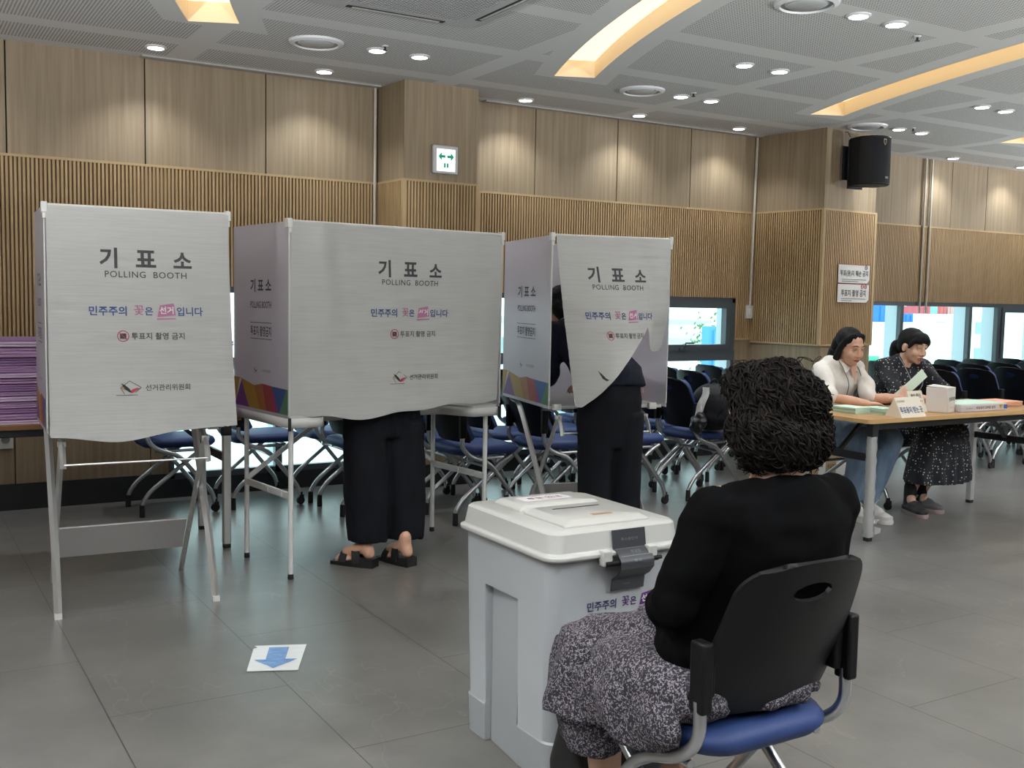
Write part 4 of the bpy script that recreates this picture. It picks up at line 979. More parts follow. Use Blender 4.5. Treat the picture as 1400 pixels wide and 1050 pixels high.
tent('tent_sign', 'smaller white tent sign standing behind the cream one', 5.53, 4.31, ZT, .15, .130, .10, .06, [('본인 확인', .10, .026, 0, .10, .014), ('신분증 제시', .07, .010, .02, .066, .005)])
bx = thing('card_box', 'white cube shaped card box with black lettering on the table', 'box', (5.69, 4.235, ZT), .30)
W_, H_ = .135, .155
MB().bx(-W_/2, W_/2, -W_/2, W_/2, 0, H_).build('carton', mat('white card', srgb(214, 208, 202), .7), bx, bevel=.003)
MB().add([(-W_/2, -W_/2, H_+.001), (W_/2, -W_/2, H_+.001), (W_/2-.01, W_/2, H_+.012), (-W_/2, W_/2, H_+.006)], [(0, 1, 2, 3)]).build('flap', PAPER, bx, smooth=False)
f = lambda px, pz: V((px, -W_/2-.001, pz))
MB().text('번호지함', w=.10, h=.026, cx=.008, cy=.085, fn=f, bold=.016).build('lettering', INK, bx, smooth=False)
mb = MB(); emblem(mb, f, -.012, .032, .011); mb.text('선관위', w=.035, cx=.022, cy=.032, fn=f); mb.build('emblem', [GREYINK, REDINK, PC[0]], bx, smooth=False)
fb = thing('flat_box', 'flat grey-white box with printing along its edge, right of the cube box', 'box', (5.985, 4.245, ZT), -.015)
MB().bx(-.205, .245, -.10, .12, 0, .045).build('carton', mat('pale grey card', srgb(205, 202, 204), .6), fb, bevel=.003)
MB().bx(-.20, .23, -.09, .12, .0452, .049).build('sheet', MINT[1], fb, smooth=False)
f = lambda px, pz: V((px, -.1012, pz))
MB().text('투표용지 교부용 상자', w=.19, h=.020, cx=.035, cy=.023, fn=f, bold=.02).build('lettering', mat('brown print', (.22, .10, .06), .6), fb, smooth=False)
MB().text('선거관리', w=.06, h=.010, cx=-.13, cy=.022, fn=f).build('small_lettering', GREYINK, fb, smooth=False)
MB().add([f(a, b) for a, b in ((.165, .038), (.205, .038), (.185, .008))], [(0, 2, 1)]).use(1).add([f(a, b) for a, b in ((.215, .01), (.25, .01), (.25, .036), (.215, .036))], [(0, 1, 2, 3)]).build('colour_marks', [PC[0], PC[4]], fb, smooth=False)
pn_ = thing('pen_stand', 'thin desk pen standing upright on the flat box', 'pen', (5.92, 4.31, ZT+.049))
MB().lathe([(.022, 0), (.02, .008), (.008, .014)], 16).build('base', WHITEPL, pn_); MB().tube([(0, 0, .012), (.012, .0, .105)], .0035, 8).build('pen', BLACKPL, pn_)
# cardboard box under the table end
cb = thing('cardboard_box', 'cardboard box with a white printed side on the floor behind the right table', 'box', (6.2, 5.66, 0), .05)
CBM = mat('brown cardboard', srgb(176, 150, 112), .85)
MB().bx(-.30, .34, -.15, .15, 0, .24).build('carton', CBM, cb, bevel=.004)
MB().bx(.0, .33, -.1525, -.1505, .03, .20).bx(-.2, -.12, -.1525, -.1505, .05, .20).build('label', PAPER, cb, smooth=False)
MB().text('취급주의', w=.10, h=.03, cx=-.05, cy=.16, fn=lambda x, z: V((x, -.154, z)), bold=.01).build('lettering', INK, cb, smooth=False)
# backpack and bag on the chair
bp = thing('backpack', 'black rounded backpack sitting on a blue chair', 'backpack', (4.97, 5.54, .486))
FABB = noisy('black nylon', (.0045, .005, .007), (.008, .009, .012), (40, 40, 40), 1, .65, spec=.2)
mb = MB()
def tl(p): return V((4.97, 5.54, .486))+V(p)
mb.ell(tl((.0, -.02, .17)), (.15, .19, .165)); mb.ell(tl((.0, -.02, .10)), (.16, .20, .10)); mb.ell(tl((.0, -.02, .23)), (.12, .15, .105))
organic(mb, 'bag_body', FABB, bp, .012, 6, disp=lambda c, n: .008*noise.noise(c*9))
mb = MB().ell(tl((.02, -.17, .12)), (.10, .06, .09)); organic(mb, 'front_pocket', FABB, bp, .010, 5)
MB().tube(smooth_path([tl((-.10, -.14, .08)), tl((-.08, -.2, .18)), tl((.02, -.18, .28)), tl((.10, -.15, .2)), tl((.14, -.14, .08))]), .006, 6, flat=.5).build('piping', BLACKPL, bp, world=True)
MB().tube(smooth_path([tl((-.03, 0, .32)), tl((0, -.02, .36)), tl((.03, -.02, .32))]), .008, 8).build('handle', BLACKPL, bp, world=True)
pb = thing('plastic_bag', 'white and black crumpled bag tucked left of the black backpack', 'bag', (4.80, 5.50, .478))
q = V((4.80, 5.50, .478))
mb = MB(); mb.sheet(lambda u, v: q+V((-.045+.045*u+.06*v+.006*math.sin(v*9), -.03-.02*u+.012*math.sin(u*7+v*6), .10+.22*v)), 6, 10, .004)
mb.build('white_sleeve', mat('crumpled white film', (.50, .51, .51), .35), pb, world=True)
organic(MB().ell(q+V((-.02, -.03, .06)), (.045, .06, .065)).ell(q+V((.0, -.05, .11)), (.035, .04, .05)), 'dark_bag', mat('glossy black vinyl', (.008, .008, .009), .3), pb, .008, 3, disp=lambda c, n: .018*noise.noise(c*24))
# arrow sheet taped to the floor
ar = thing('floor_arrow_sign', 'white sheet with a blue arrow taped flat on the floor', 'sign', (0, 0, 0))
SP = lambda u, v: (V((1.112, 3.687, .0012))*(1-u)+V((1.281, 3.614, .0012))*u)*(1-v)+(V((1.408, 3.874, .0012))*u+V((1.222, 3.950, .0012))*(1-u))*v
def wr(u, v): p = SP(u, v); p.z += .0014+.0014*noise.noise(V((u*3, v*14, 2))); return p
mb = MB(); mb.surf(lambda u, v: wr(u, v) if not (u < .1 and v > .9) else wr(max(u, .1-(v-.9)), v), 10, 26); mb.build('sheet', mat('glossy white sheet', (.68, .68, .68), .22), ar)
apts = [(.30, .90), (.68, .90), (.68, .42), (.92, .42), (.5, .08), (.08, .42), (.30, .42)]
am = MB()
def aq(u, v): return wr(u, v)+V((0, 0, .0012))
for k in range(12):
    v0, v1 = .42+.48*k/12, .42+.48*(k+1)/12; am.add([aq(.30, v0), aq(.68, v0), aq(.68, v1), aq(.30, v1)], [(0, 1, 2, 3)])
for k in range(9):
    v0, v1 = .08+.34*k/9, .08+.34*(k+1)/9; h0, h1 = .42*k/9, .42*(k+1)/9
    am.add([aq(.5-h0, v0), aq(.5+h0, v0), aq(.5+h1, v1), aq(.5-h1, v1)], [(0, 1, 2, 3)])
am.build('arrow', noisy('blue printed arrow', srgb(88, 124, 178), srgb(110, 146, 196), (30, 60, 1), 1, .25), ar)
# bag under the front chair and a film bundle
hb = thing('handbag', 'black handbag with a brown handle on the floor beside the ballot box', 'bag', (1.655, 2.215, 0))
q = V((1.655, 2.215, 0))
organic(MB().loft([[q+V((x, y*.8, .002)) for x, y in rrect(.30, .15, .04)], [q+V((x, y, .15)) for x, y in rrect(.32, .14, .04)], [q+V((x, y*.5, .26)) for x, y in rrect(.30, .12, .03)]]), 'bag_body', noisy('black leather', (.010, .010, .011), (.014, .014, .015), (60, 60, 60), 1, .4), hb, .010, 4)
MB().tube(smooth_path([q+V((-.12, 0, .25)), q+V((-.10, -.01, .33)), q+V((.0, -.02, .36)), q+V((.10, -.01, .33)), q+V((.12, 0, .25))]), .008, 8, flat=.6).build('handle', mat('brown leather', (.10, .045, .02), .45), hb, world=True)
# ================================================================ people
SKIN = noisy('skin', srgb(198, 152, 128), srgb(208, 164, 140), (20, 20, 20), 1, .5)
SKIN2 = noisy('fairer skin', srgb(202, 160, 136), srgb(212, 172, 148), (20, 20, 20), 1, .5)
def hair_mat(name, c1, c2):
    M = mat(name, c1, .6, 0, .14); v = coords(M, (1, 1, 1)); n = noise_n(M, v, 60, 3); L(M, ramp(M, n, [(.35, c1), (.7, c2)]), bsdf(M).inputs['Base Color']); bump(M, n, .4, .004); return M
HAIRD = hair_mat('dark brown curly hair', (.004, .003, .0028), (.012, .008, .0065))
HAIRB = hair_mat('black hair', (.006, .006, .007), (.014, .013, .014))
def frame(fwd, tilt_down=0, roll=0):
    """head or body frame: columns right(+x of the figure's picture-left? no: its left is -x), forward y, up z"""
    f = V(fwd).normalized(); z = V((0, 0, 1)); x = f.cross(z).normalized(); z = x.cross(f)
    R = Matrix((x, f, z)).transposed()
    return R @ Matrix.Rotation(-tilt_down, 3, 'X') @ Matrix.Rotation(roll, 3, 'Y')
class Fr:
    def __init__(s, mb, c, R): s.mb, s.c, s.R = mb, V(c), R
    def p(s, q): return s.c+s.R @ V(q)
    def ell(s, c, r, R=None, n=20, m=14): s.mb.ell(s.p(c), r, s.R @ (R or Matrix.Identity(3)), n, m); return s
    def tube(s, pts, r, n=10, flat=1.0, sm=0):
        P = [s.p(q) for q in pts]; 
        if sm: P = smooth_path(P, sm); 
        if sm and isinstance(r, (list, tuple)):
            rr = []; k = len(r)-1
            for i in range(len(P)): t = i/(len(P)-1)*k; a = min(int(t), k-1); rr.append(r[a]+(r[a+1]-r[a])*(t-a))
            r = rr
        s.mb.tube(P, r, n, flat=flat); return s
def limb(mb, pts, rs, n=14):
    """a tapered limb with round joints"""
    mb.tube([V(p) for p in pts], list(rs), n)
    for p, r in zip(pts, rs): mb.ell(p, r*.99, n=n, m=8)
def trunk(mb, st, n=24):
    """stations (centre, lateral dir, half width, half depth)"""
    rings = []
    for i, (c, l, a, b) in enumerate(st):
        c = V(c); l = V(l).normalized(); q0 = V(st[max(i-1, 0)][0]); q1 = V(st[min(i+1, len(st)-1)][0]); d = (q1-q0).normalized(); l = (l-d*l.dot(d)).normalized(); f = d.cross(l)
        rings.append([c+l*a*math.cos(2*PI*k/n)+f*b*math.sin(2*PI*k/n)*(1-.12*math.cos(2*PI*k/n)**2) for k in range(n)])
    mb.loft(rings)
def head(mb, c, R, k=1.0):
    F = Fr(mb, c, R); s = lambda *q: tuple(v*k for v in q)
    F.ell(s(0, -.014, .03), s(.074, .093, .084)).ell(s(0, .024, -.03), s(.062, .064, .078)).ell(s(0, .034, -.072), s(.046, .046, .038)).ell(s(0, .066, -.094), s(.021, .018, .016))
    for q in (-1, 1): F.ell(s(q*.034, .058, -.034), s(.027, .026, .026)).ell(s(q*.076, -.006, -.012), s(.010, .020, .030)).ell(s(q*.031, .076, .004), s(.016, .008, .009)).ell(s(q*.011, .092, -.038), s(.009, .009, .007))
    F.ell(s(0, .072, .024), s(.048, .018, .020)).tube([s(0, .084, .012), s(0, .094, -.012), s(0, .101, -.032)], [.008*k, .009*k, .0105*k]).ell(s(0, .1, -.034), s(.0115, .011, .009)).ell(s(0, .078, -.064), s(.026, .014, .016))
    return F
def face_parts(t, c, R, k=1.0, closed=True, mouth=0.0, brow=(.02, .015, .013)):
    s = lambda *q: tuple(v*k for v in q)
    for q in (-1, 1):
        mb = MB(); Fr(mb, c, R).tube([s(q*.015, .0835, .012), s(q*.030, .0855, .0055), s(q*.045, .078, .009)], [.0012, .0022, .0012], 6, sm=4)
        mb.build('eyelid_line', INK, t, world=True)
        mb = MB(); Fr(mb, c, R).tube([s(q*.012, .0915, .028), s(q*.030, .0895, .034), s(q*.050, .076, .028)], [.0016, .0030, .0012], 6, sm=4)
        mb.build('eyebrow', mat('brow hair', brow, .7), t, world=True)
    LP = mat('rose lips', srgb(150, 78, 74), .45)
    mb = MB(); F = Fr(mb, c, R)
    F.tube([s(-.024, .083, -.064), s(-.010, .0945, -.0605), s(0, .0945, -.062), s(.010, .0945, -.0605), s(.024, .083, -.064)], [.0015, .0042, .0036, .0042, .0015], 8, sm=4)
    F.tube([s(-.022, .083, -.066-mouth), s(0, .0935, -.0715-mouth), s(.022, .083, -.066-mouth)], [.0015, .0050, .0015], 8, sm=4)
    mb.build('lips', LP, t, world=True)
    if mouth: mb = MB(); Fr(mb, c, R).ell(s(0, .0865, -.066-mouth/2), (.013, .004, .003)); mb.build('mouth_gap', mat('mouth dark', (.05, .012, .012), .6), t, world=True)
def hand(mb, wrist, d, palm_n, curl=.5, k=1.0, thumb=1, spread=.0):
    """palm and five bent fingers; d = direction of the fingers, palm_n = direction the palm faces"""
    d = V(d).normalized(); n = V(palm_n); n = (n-d*n.dot(d)).normalized(); x = d.cross(n)*thumb; w = V(wrist)
    mb.loft([[w+d*a*k+x*math.cos(2*PI*i/12)*b*k+n*math.sin(2*PI*i/12)*e*k for i in range(12)] for a, b, e in ((-.01, .024, .018), (.03, .036, .016), (.075, .040, .014), (.092, .034, .010))])
    for i, (off, ln) in enumerate(((.030, .066), (.010, .074), (-.010, .070), (-.030, .055))):
        p = w+d*.085*k+x*off*k; a = 0; pts = [p-d*.015*k]; dirn = d+x*(off*spread*8)
        dirn.normalize(); pts.append(p)
        for seg, fr in enumerate((.45, .32, .25)):
            a += curl*(.8+.12*i); q = dirn*math.cos(a)+n*math.sin(a); p = p+q*ln*fr*k; pts.append(p)
        limb(mb, pts, [.0085*k, .0085*k, .008*k, .0072*k, .006*k], 8)
    p = w+d*.022*k+x*.028*k; t1 = (x*.75+d*.55+n*.35).normalized(); t2 = (x*.25+d*.8+n*.6).normalized()
    limb(mb, [p-t1*.01*k, p+t1*.034*k, p+t1*.034*k+t2*.028*k, p+t1*.034*k+t2*.05*k], [.012*k, .0105*k, .009*k, .007*k], 8)
def foot(mb, ankle, toe, k=1.0, bare=False):
    a, t = V(ankle), V(toe); d = V((t.x-a.x, t.y-a.y, 0)).normalized(); s = V((-d.y, d.x, 0))
    mb.ell(a+d*-.012+V((0, 0, -.035)), (.032, .034, .036)); limb(mb, [a+V((0, 0, .03)), a+V((0, 0, -.005)), a+d*-.016+V((0, 0, -.045))], [.033, .033, .031]); limb(mb, [a, a+d*.05+V((0, 0, -.03)), a+d*.11+V((0, 0, -.052))], [.034, .032, .028]) if bare else limb(mb, [a, a+d*.03+V((0, 0, -.04))], [.033, .03])
    e = -.022 if bare else 0; R = Matrix((d, s, V((0, 0, 1)))).transposed(); mb.ell(a+d*.115+V((0, 0, -.058+e)), (.055, .042, .020), R) if bare else None
    for i, q in enumerate((-.028, -.012, .003, .017, .030) if bare else ()): limb(mb, [a+d*.14+s*q+V((0, 0, -.06+e)), a+d*(.178-.008*abs(i-1))+s*q*1.05+V((0, 0, -.069+e))], [.0105, .009], 8)

# ---------------------------------------------------------------- the seated woman with curly hair, seen from behind
lady = thing('person', 'woman with short dark curly hair and black cardigan, seated with her back to us', 'person', (1.68, 1.72, 0))
LX = 1.685; lat = (1, 0, 0)
HC_ = V((LX, 1.69, 1.115)); HR = frame((-.12, 1, 0), .10)
mb = MB(); head(mb, HC_, HR)
limb(mb, [HC_+V((0, -.02, -.05)), (LX, 1.668, 1.03), (LX, 1.655, .985)], [.056, .054, .062])
trunk(mb, [((LX-.01, 1.74, .50), lat, .165, .11), ((LX-.01, 1.72, .58), lat, .165, .115), ((LX-.005, 1.69, .72), lat, .135, .10), ((LX, 1.665, .86), lat, .155, .105), ((LX, 1.66, .945), lat, .15, .085), ((LX, 1.662, .985), lat, .09, .06)])
for sx, sh, el, wr in ((-1, (LX-.17, 1.66, .935), (1.455, 1.70, .715), (1.60, 1.93, .655)), (1, (LX+.17, 1.66, .935), (1.905, 1.72, .70), (1.74, 1.95, .655))):
    limb(mb, [sh, (V(sh)+V(el))/2, el, (V(el)+V(wr))/2, wr], [.052, .045, .038, .035, .026]); hand(mb, wr, (-sx*.7, .6, -.25), (0, 0, -1), .4, .95, sx)
KN = [V((1.535, 2.10, .50)), V((1.745, 2.12, .50))]; AN = [V((1.535, 2.05, .10)), V((1.735, 2.00, .10))]
for s_, k_, a_ in zip((-.09, .09), KN, AN):
    limb(mb, [(LX-.01+s_, 1.76, .53), (V((LX-.01+s_, 1.76, .53))+k_)/2, k_], [.085, .075, .058]); limb(mb, [k_, k_+(a_-k_)*.35, a_], [.055, .054, .034]); foot(mb, a_, a_+V((0, .2, 0)))
organic(mb, 'body', SKIN2, lady, .0065, 4)
CARD = noisy('black knit', (.0022, .0022, .0026), (.0036, .0036, .004), (160, 160, 160), 1, .9, spec=.05)
mb = MB()
trunk(mb, [((LX-.035, 1.785, .50), lat, .215, .145), ((LX-.02, 1.735, .59), lat, .225, .155), ((LX-.005, 1.69, .72), lat, .195, .138), ((LX, 1.66, .86), lat, .20, .128), ((LX, 1.652, .918), lat, .205, .112), ((LX, 1.652, .952), lat, .165, .092), ((LX, 1.655, .968), lat, .125, .078), ((LX, 1.66, .979), lat, .095, .066)])
for sx in (-1, 1): limb(mb, [(LX+sx*.07, 1.655, .945), (LX+sx*.12, 1.655, .94), (LX+sx*.172, 1.655, .925)], [.05, .056, .062])
for sx, sh, el, wr in ((-1, (LX-.188, 1.655, .928), (1.430, 1.69, .730), (1.58, 1.90, .655)), (1, (LX+.172, 1.655, .930), (1.885, 1.715, .705), (1.76, 1.93, .655))):
    limb(mb, [sh, (V(sh)+V(el))/2, el, (V(el)+V(wr))/2, wr], [.064, .060, .056, .052, .046])
organic(mb, 'cardigan', CARD, lady, .009, 5, disp=lambda c, n: .010*noise.noise(V((c.x*7, c.y*7, c.z*11)))+.004*noise.noise(V((c.x*18, c.y*18, c.z*30+4))))
SK = mat('black and lilac flecked skirt fabric', (.02, .02, .025), .85)
v = coords(SK, (1, 1, 1)); n1 = noise_n(SK, v, 125, 2, .6); n2 = noise_n(SK, v, 190, 2)
col = ramp(SK, n1, [(.45, (.010, .009, .013)), (.50, (.17, .145, .175)), (.56, (.30, .275, .30)), (.61, (.02, .016, .026))]); 
L(SK, mixc(SK, math_n(SK, 'GREATER_THAN', n2, .53), col, (.015, .012, .022)), bsdf(SK).inputs['Base Color'])
mb = MB()
for s_, k_ in zip((-.09, .09), KN): limb(mb, [(LX-.01+s_, 1.74, .555), (V((LX-.01+s_, 1.76, .555))+k_)/2+V((0, 0, .01)), k_+V((0, .0, .005))], [.11, .098, .082])
mb.ell((LX, 1.79, .515), (.205, .21, .055)).ell((1.475, 1.80, .53), (.09, .22, .075)).ell((1.41, 1.83, .465), (.035, .20, .085))
mb.loft([[V((x, y, .555)) for x, y in rrect(.40, .16, .06, 5, 1.635, 2.09)], [V((x, y, .46)) for x, y in rrect(.43, .22, .09, 5, 1.625, 2.09)], [V((x, y, .36)) for x, y in rrect(.455, .25, .10, 5, 1.615, 2.08)]])
FOLD = lambda c, n: (.009*math.sin(c.x*62+c.y*40+2*noise.noise(c*6)) if c.z < .52 else .006*noise.noise(c*11))*(1 if abs(n.z) < .7 else .3)
organic(mb, 'skirt', SK, lady, .010, 5, disp=FOLD)
mb = MB().loft([[V((x, y, .44)) for x, y in rrect(.20, .16, .06, 5, 1.535, 2.075)], [V((x, y, .34)) for x, y in rrect(.23, .19, .07, 5, 1.53, 2.07)], [V((x, y, .268)) for x, y in rrect(.20, .17, .07, 5, 1.53, 2.065)]])
organic(mb, 'skirt_panel', SK, lady, .010, 4, disp=lambda c, n: .006*math.sin(c.x*70+c.y*50))
MB().add([(1.60, 1.97, .47), (1.70, 1.965, .47), (1.71, 1.94, .30), (1.59, 1.95, .285), (1.60, 2.0, .47), (1.70, 1.995, .47), (1.71, 1.975, .30), (1.59, 1.985, .285)], [(0, 1, 2, 3), (7, 6, 5, 4), (0, 4, 5, 1), (1, 5, 6, 2), (2, 6, 7, 3), (3, 7, 4, 0)]).build('skirt_flap', SK, lady, world=True)
# curls
mb = MB(); F = Fr(mb, HC_, HR)
F.ell((0, -.03, .035), (.098, .105, .092)).ell((0, -.055, -.03), (.108, .078, .085)).ell((.062, -.02, -.030), (.052, .065, .075)).ell((-.062, -.02, -.030), (.052, .065, .075)).ell((0, .03, .075), (.07, .06, .045)).ell((.0, -.058, -.068), (.070, .048, .030))
hr = organic(mb, 'hair', HAIRD, lady, .008, 3, disp=lambda c, n: .010*noise.noise(c*26)+.012*noise.noise(c*11+V((3, 1, 2))))
random.seed(21); mb = MB(); hv = hr.data.vertices; off = V(lady.location)
for i in range(2600):
    vv = hv[random.randrange(len(hv))]; q = vv.normal.copy(); base = vv.co+off-q*.003; lc = HR.transposed() @ (base-HC_)
    if lc.y > .035 and lc.z < .05: continue
    tang = V((random.uniform(-.8, .8), random.uniform(-.6, .6), -1+random.uniform(-.5, .5))); tang = tang-q*tang.dot(q)
    if tang.length < .05: continue
    tang.normalize(); sd = q.cross(tang); rad = random.uniform(.004, .011); ln = random.uniform(.04, .075); tw = random.uniform(.6, 1.4); ph = random.uniform(0, 6)
    pts = [base+tang*ln*(k/12-.4)+q*(rad*math.cos(ph+tw*2*PI*k/12)-.010*((k/12-.4)*ln/.05)**2)+sd*rad*math.sin(ph+tw*2*PI*k/12) for k in range(13)]
    mb.tube(pts, [.0007+.0017*math.sin(PI*min(1, .12+k/13)) for k in range(13)], 5)
for i in range(26):
    a = random.uniform(0, 2*PI); b = V((random.uniform(-.06, .06), random.uniform(-.1, .03), .108)); pts = [HC_+HR @ (b+V((.028*(k/8)*math.cos(a+k*.45), .028*(k/8)*math.sin(a+k*.45), .028*math.sin(PI*k/10)))) for k in range(9)]
    mb.tube(pts, .0009, 4)
mb.buildw('curls', HAIRD, hr, lady)
mb = MB().tube(smooth_path([V((LX-.06, 1.70, 1.04)), V((LX-.05, 1.655, 1.035)), V((LX, 1.61, 1.02)), V((LX+.05, 1.655, 1.035)), V((LX+.06, 1.70, 1.04))]), .002, 6); mb.build('necklace_cord', GREYINK, lady, world=True)
for a_ in AN:
    mb = MB(); a = a_; mb.loft([[a+V((x, .06+y, -.10)) for x, y in rrect(.085, .25, .04, 5)], [a+V((x, .06+y, -.075)) for x, y in rrect(.085, .25, .04, 5)], [a+V((x, .02+y, -.03)) for x, y in rrect(.075, .15, .035, 5)]]); organic(mb, 'shoe', BLACKPL, lady, .008, 4)

# ---------------------------------------------------------------- woman in a white shirt
w1 = thing('person', 'woman in white shirt and jeans, seated at the end of the right table', 'person', (5.45, 4.93, 0))
def seated(t, HCc, HRr, neck, chest, waist, pelvis, latv, sh, el, wr, hd, hn, knees, ankles, toes, skin, curl=(.5, .5), hw=.17):
    mb = MB(); head(mb, HCc, HRr)
    limb(mb, [HCc+HRr @ V((0, -.03, -.05)), neck, V(neck)+V((0, .01, -.04))], [.052, .050, .058])
    trunk(mb, [(V(pelvis)+V((0, 0, -.05)), latv, .16, .11), (pelvis, latv, .165, .115), (waist, latv, .13, .095), (chest, latv, .15, .105), ((V(chest)*.35+V(neck)*.65), latv, .11, .065), (V(neck)+V((0, 0, -.03)), latv, .065, .052)])
    for i in (0, 1):
        limb(mb, [sh[i], (V(sh[i])+V(el[i]))/2, el[i], (V(el[i])+V(wr[i]))/2, wr[i]], [.042, .040, .036, .034, .025]); hand(mb, wr[i], hd[i], hn[i], curl[i], .95, 1 if i == 0 else -1)
        hp = V(pelvis)+V(latv).normalized()*(.09 if i else -.09); limb(mb, [hp, (hp+V(knees[i]))/2, knees[i]], [.085, .074, .056]); limb(mb, [knees[i], V(knees[i])+(V(ankles[i])-V(knees[i]))*.35, ankles[i]], [.054, .053, .034]); foot(mb, ankles[i], toes[i])
    return organic(mb, 'body', skin, t, .0052, 3)
f1 = V((.10, -1, 0)).normalized(); HC1 = V((5.435, 4.745, 1.105)); HR1 = frame((-.14, -1, 0), .26)
l1 = V((1, -.14, 0))
SH1 = [(5.305, 4.86, .960), (5.59, 4.815, .960)]; EL1 = [(5.205, 4.68, .785), (5.50, 4.60, .780)]; WR1 = [(5.385, 4.55, .752), (5.60, 4.47, .785)]
seated(w1, HC1, HR1, V((5.435, 4.80, 1.02)), V((5.44, 4.85, .90)), V((5.43, 4.93, .72)), V((5.42, 4.97, .54)), l1, SH1, EL1, WR1, [(.95, -.15, -.03), (.8, .02, .6)], [(0, .0, -1), (.1, 1, 0)],
       [(5.37, 4.54, .52), (5.555, 4.49, .52)], [(5.36, 4.62, .11), (5.46, 4.56, .11)], [(5.33, 4.45, 0), (5.43, 4.38, 0)], SKIN, (.25, 1.0))
face_parts(w1, HC1, HR1)
SHIRT = noisy('white cotton shirt', srgb(214, 208, 200), srgb(224, 219, 212), (30, 30, 30), 1, .85)
mb = MB()
trunk(mb, [((5.42, 4.965, .50), l1, .20, .15), ((5.425, 4.95, .62), l1, .195, .15), ((5.43, 4.925, .72), l1, .172, .13), ((5.44, 4.855, .89), l1, .168, .122), ((5.44, 4.83, .96), l1, .145, .092), ((5.437, 4.815, 1.0), l1, .09, .07)])
limb(mb, [SH1[0], (V(SH1[0])+V(EL1[0]))/2, V(EL1[0])+V((0, .015, .02))], [.056, .053, .050]); limb(mb, [SH1[1], (V(SH1[1])+V(EL1[1]))/2, V(EL1[1])+V((-.01, .02, .01))], [.056, .053, .050])
for i in (0, 1): limb(mb, [V((5.437, 4.825, .985)), V((5.437, 4.825, .985))*.4+V(SH1[i])*.6+V((0, 0, .008)), SH1[i]], [.068, .064, .060])
organic(mb, 'shirt', SHIRT, w1, .008, 4, disp=lambda c, n: .012*noise.noise(V((c.x*10, c.y*10, c.z*6)))+.006*math.sin(c.x*40+c.z*26+3*noise.noise(c*5)))
cl = MB()
for sx in (-1, 1):
    P = [V((5.437, 4.845, 1.035)), V((5.437+sx*.058, 4.80, 1.025)), V((5.437+sx*.075, 4.765, .985)), V((5.445+sx*.062, 4.735, .935)), V((5.45+sx*.012, 4.735, .965)), V((5.437+sx*.045, 4.775, 1.005))]
    cl.add(P+[q+V((0, -.004, .003)) for q in P], [tuple(range(6)), tuple(range(11, 5, -1))]+[(i, (i+1) % 6, 6+(i+1) % 6, 6+i) for i in range(6)])
cl.build('collar', SHIRT, w1, world=True, smooth=False)
MB().add([(5.42, 4.727, .985), (5.475, 4.72, .985), (5.452, 4.708, .87)], [(0, 2, 1)]).build('neck_opening', SKIN, w1, world=True)
for sx in (-1, 1): MB().tube(smooth_path([V((5.437+sx*.06, 4.80, 1.03)), V((5.44+sx*.072, 4.735, .96)), V((5.45+sx*.06, 4.705, .86)), V((5.45+sx*.035, 4.76, .74))]), .003, 6).build('lanyard', mat('grey lanyard', (.12, .13, .15), .6), w1, world=True)
JEAN = noisy('blue denim', srgb(84, 104, 128), srgb(116, 136, 158), (14, 14, 5), 1, .85)
mb = MB(); mb.ell((5.42, 4.97, .53), (.19, .16, .09))
for i, (k_, a_) in enumerate((((5.37, 4.54, .52), (5.36, 4.62, .14)), ((5.555, 4.49, .52), (5.46, 4.56, .14)))):
    hp = V((5.42, 4.96, .545))+l1*(.09 if i else -.09); limb(mb, [hp, (hp+V(k_))/2, k_], [.105, .100, .082]); limb(mb, [k_, V(k_)+(V(a_)-V(k_))*.4, a_], [.082, .078, .062])
organic(mb, 'jeans', JEAN, w1, .009, 4, disp=lambda c, n: .006*noise.noise(c*13))
def sneaker(t, a, toe, m1, m2, nm='sneaker', lift=0):
    a = V(a); d = V((toe[0]-a.x, toe[1]-a.y, 0)).normalized(); s = V((-d.y, d.x, 0)); R = Matrix((s, d, V((0, 0, 1)))).transposed(); f = lambda x, y, z: V((a.x, a.y, lift))+R @ V((x, y, z))
    mb = MB().loft([[f(x*q, y+.055, z) for x, y in rrect(.085, .26, .042, 6)] for z, q in ((.022, 1), (.05, 1.0))]); mb.ell(f(0, -.02, .075), (.038, .05, .05), R); mb.ell(f(0, .05, .055), (.038, .075, .04), R); mb.ell(f(0, .12, .04), (.04, .055, .028), R)
    o = organic(mb, nm, m1, t, .006, 4)
    MB().loft([[f(x*q, y*q+.055, z) for x, y in rrect(.092, .272, .045, 6)] for z, q in ((.0, .97), (.012, 1.0), (.026, .98))]).buildw('sole', m2, o, t)
    mb = MB()
    for k in range(4): mb.tube(smooth_path([f(-.026, .035+.02*k, .088-.009*k), f(0, .04+.02*k, .100-.010*k), f(.026, .035+.02*k, .088-.009*k)], 3), .0028, 5)
    mb.tube(smooth_path([f(0, .03, .1), f(.03, .03, .13), f(.035, .01, .11), f(0, .03, .1)], 4), .002, 5).buildw('laces', m2, o, t)
WSH = mat('white sneaker', srgb(205, 202, 200), .6)
sneaker(w1, (5.36, 4.60, .1), (5.33, 4.45), WSH, PAPER); sneaker(w1, (5.46, 4.54, .1), (5.43, 4.38), WSH, PAPER)
mb = MB(); F = Fr(mb, HC1, HR1)
F.ell((0, -.026, .043), (.085, .096, .083)).ell((0, -.075, -.02), (.084, .055, .10))
for sx in (-1, 1): F.tube([(sx*.018, .050, .098), (sx*.052, .036, .078), (sx*.070, .010, .030), (sx*.076, -.012, -.03), (sx*.078, -.020, -.08), (sx*.080, -.045, -.15)], [.012, .016, .018, .022, .024, .014], 10, sm=5)
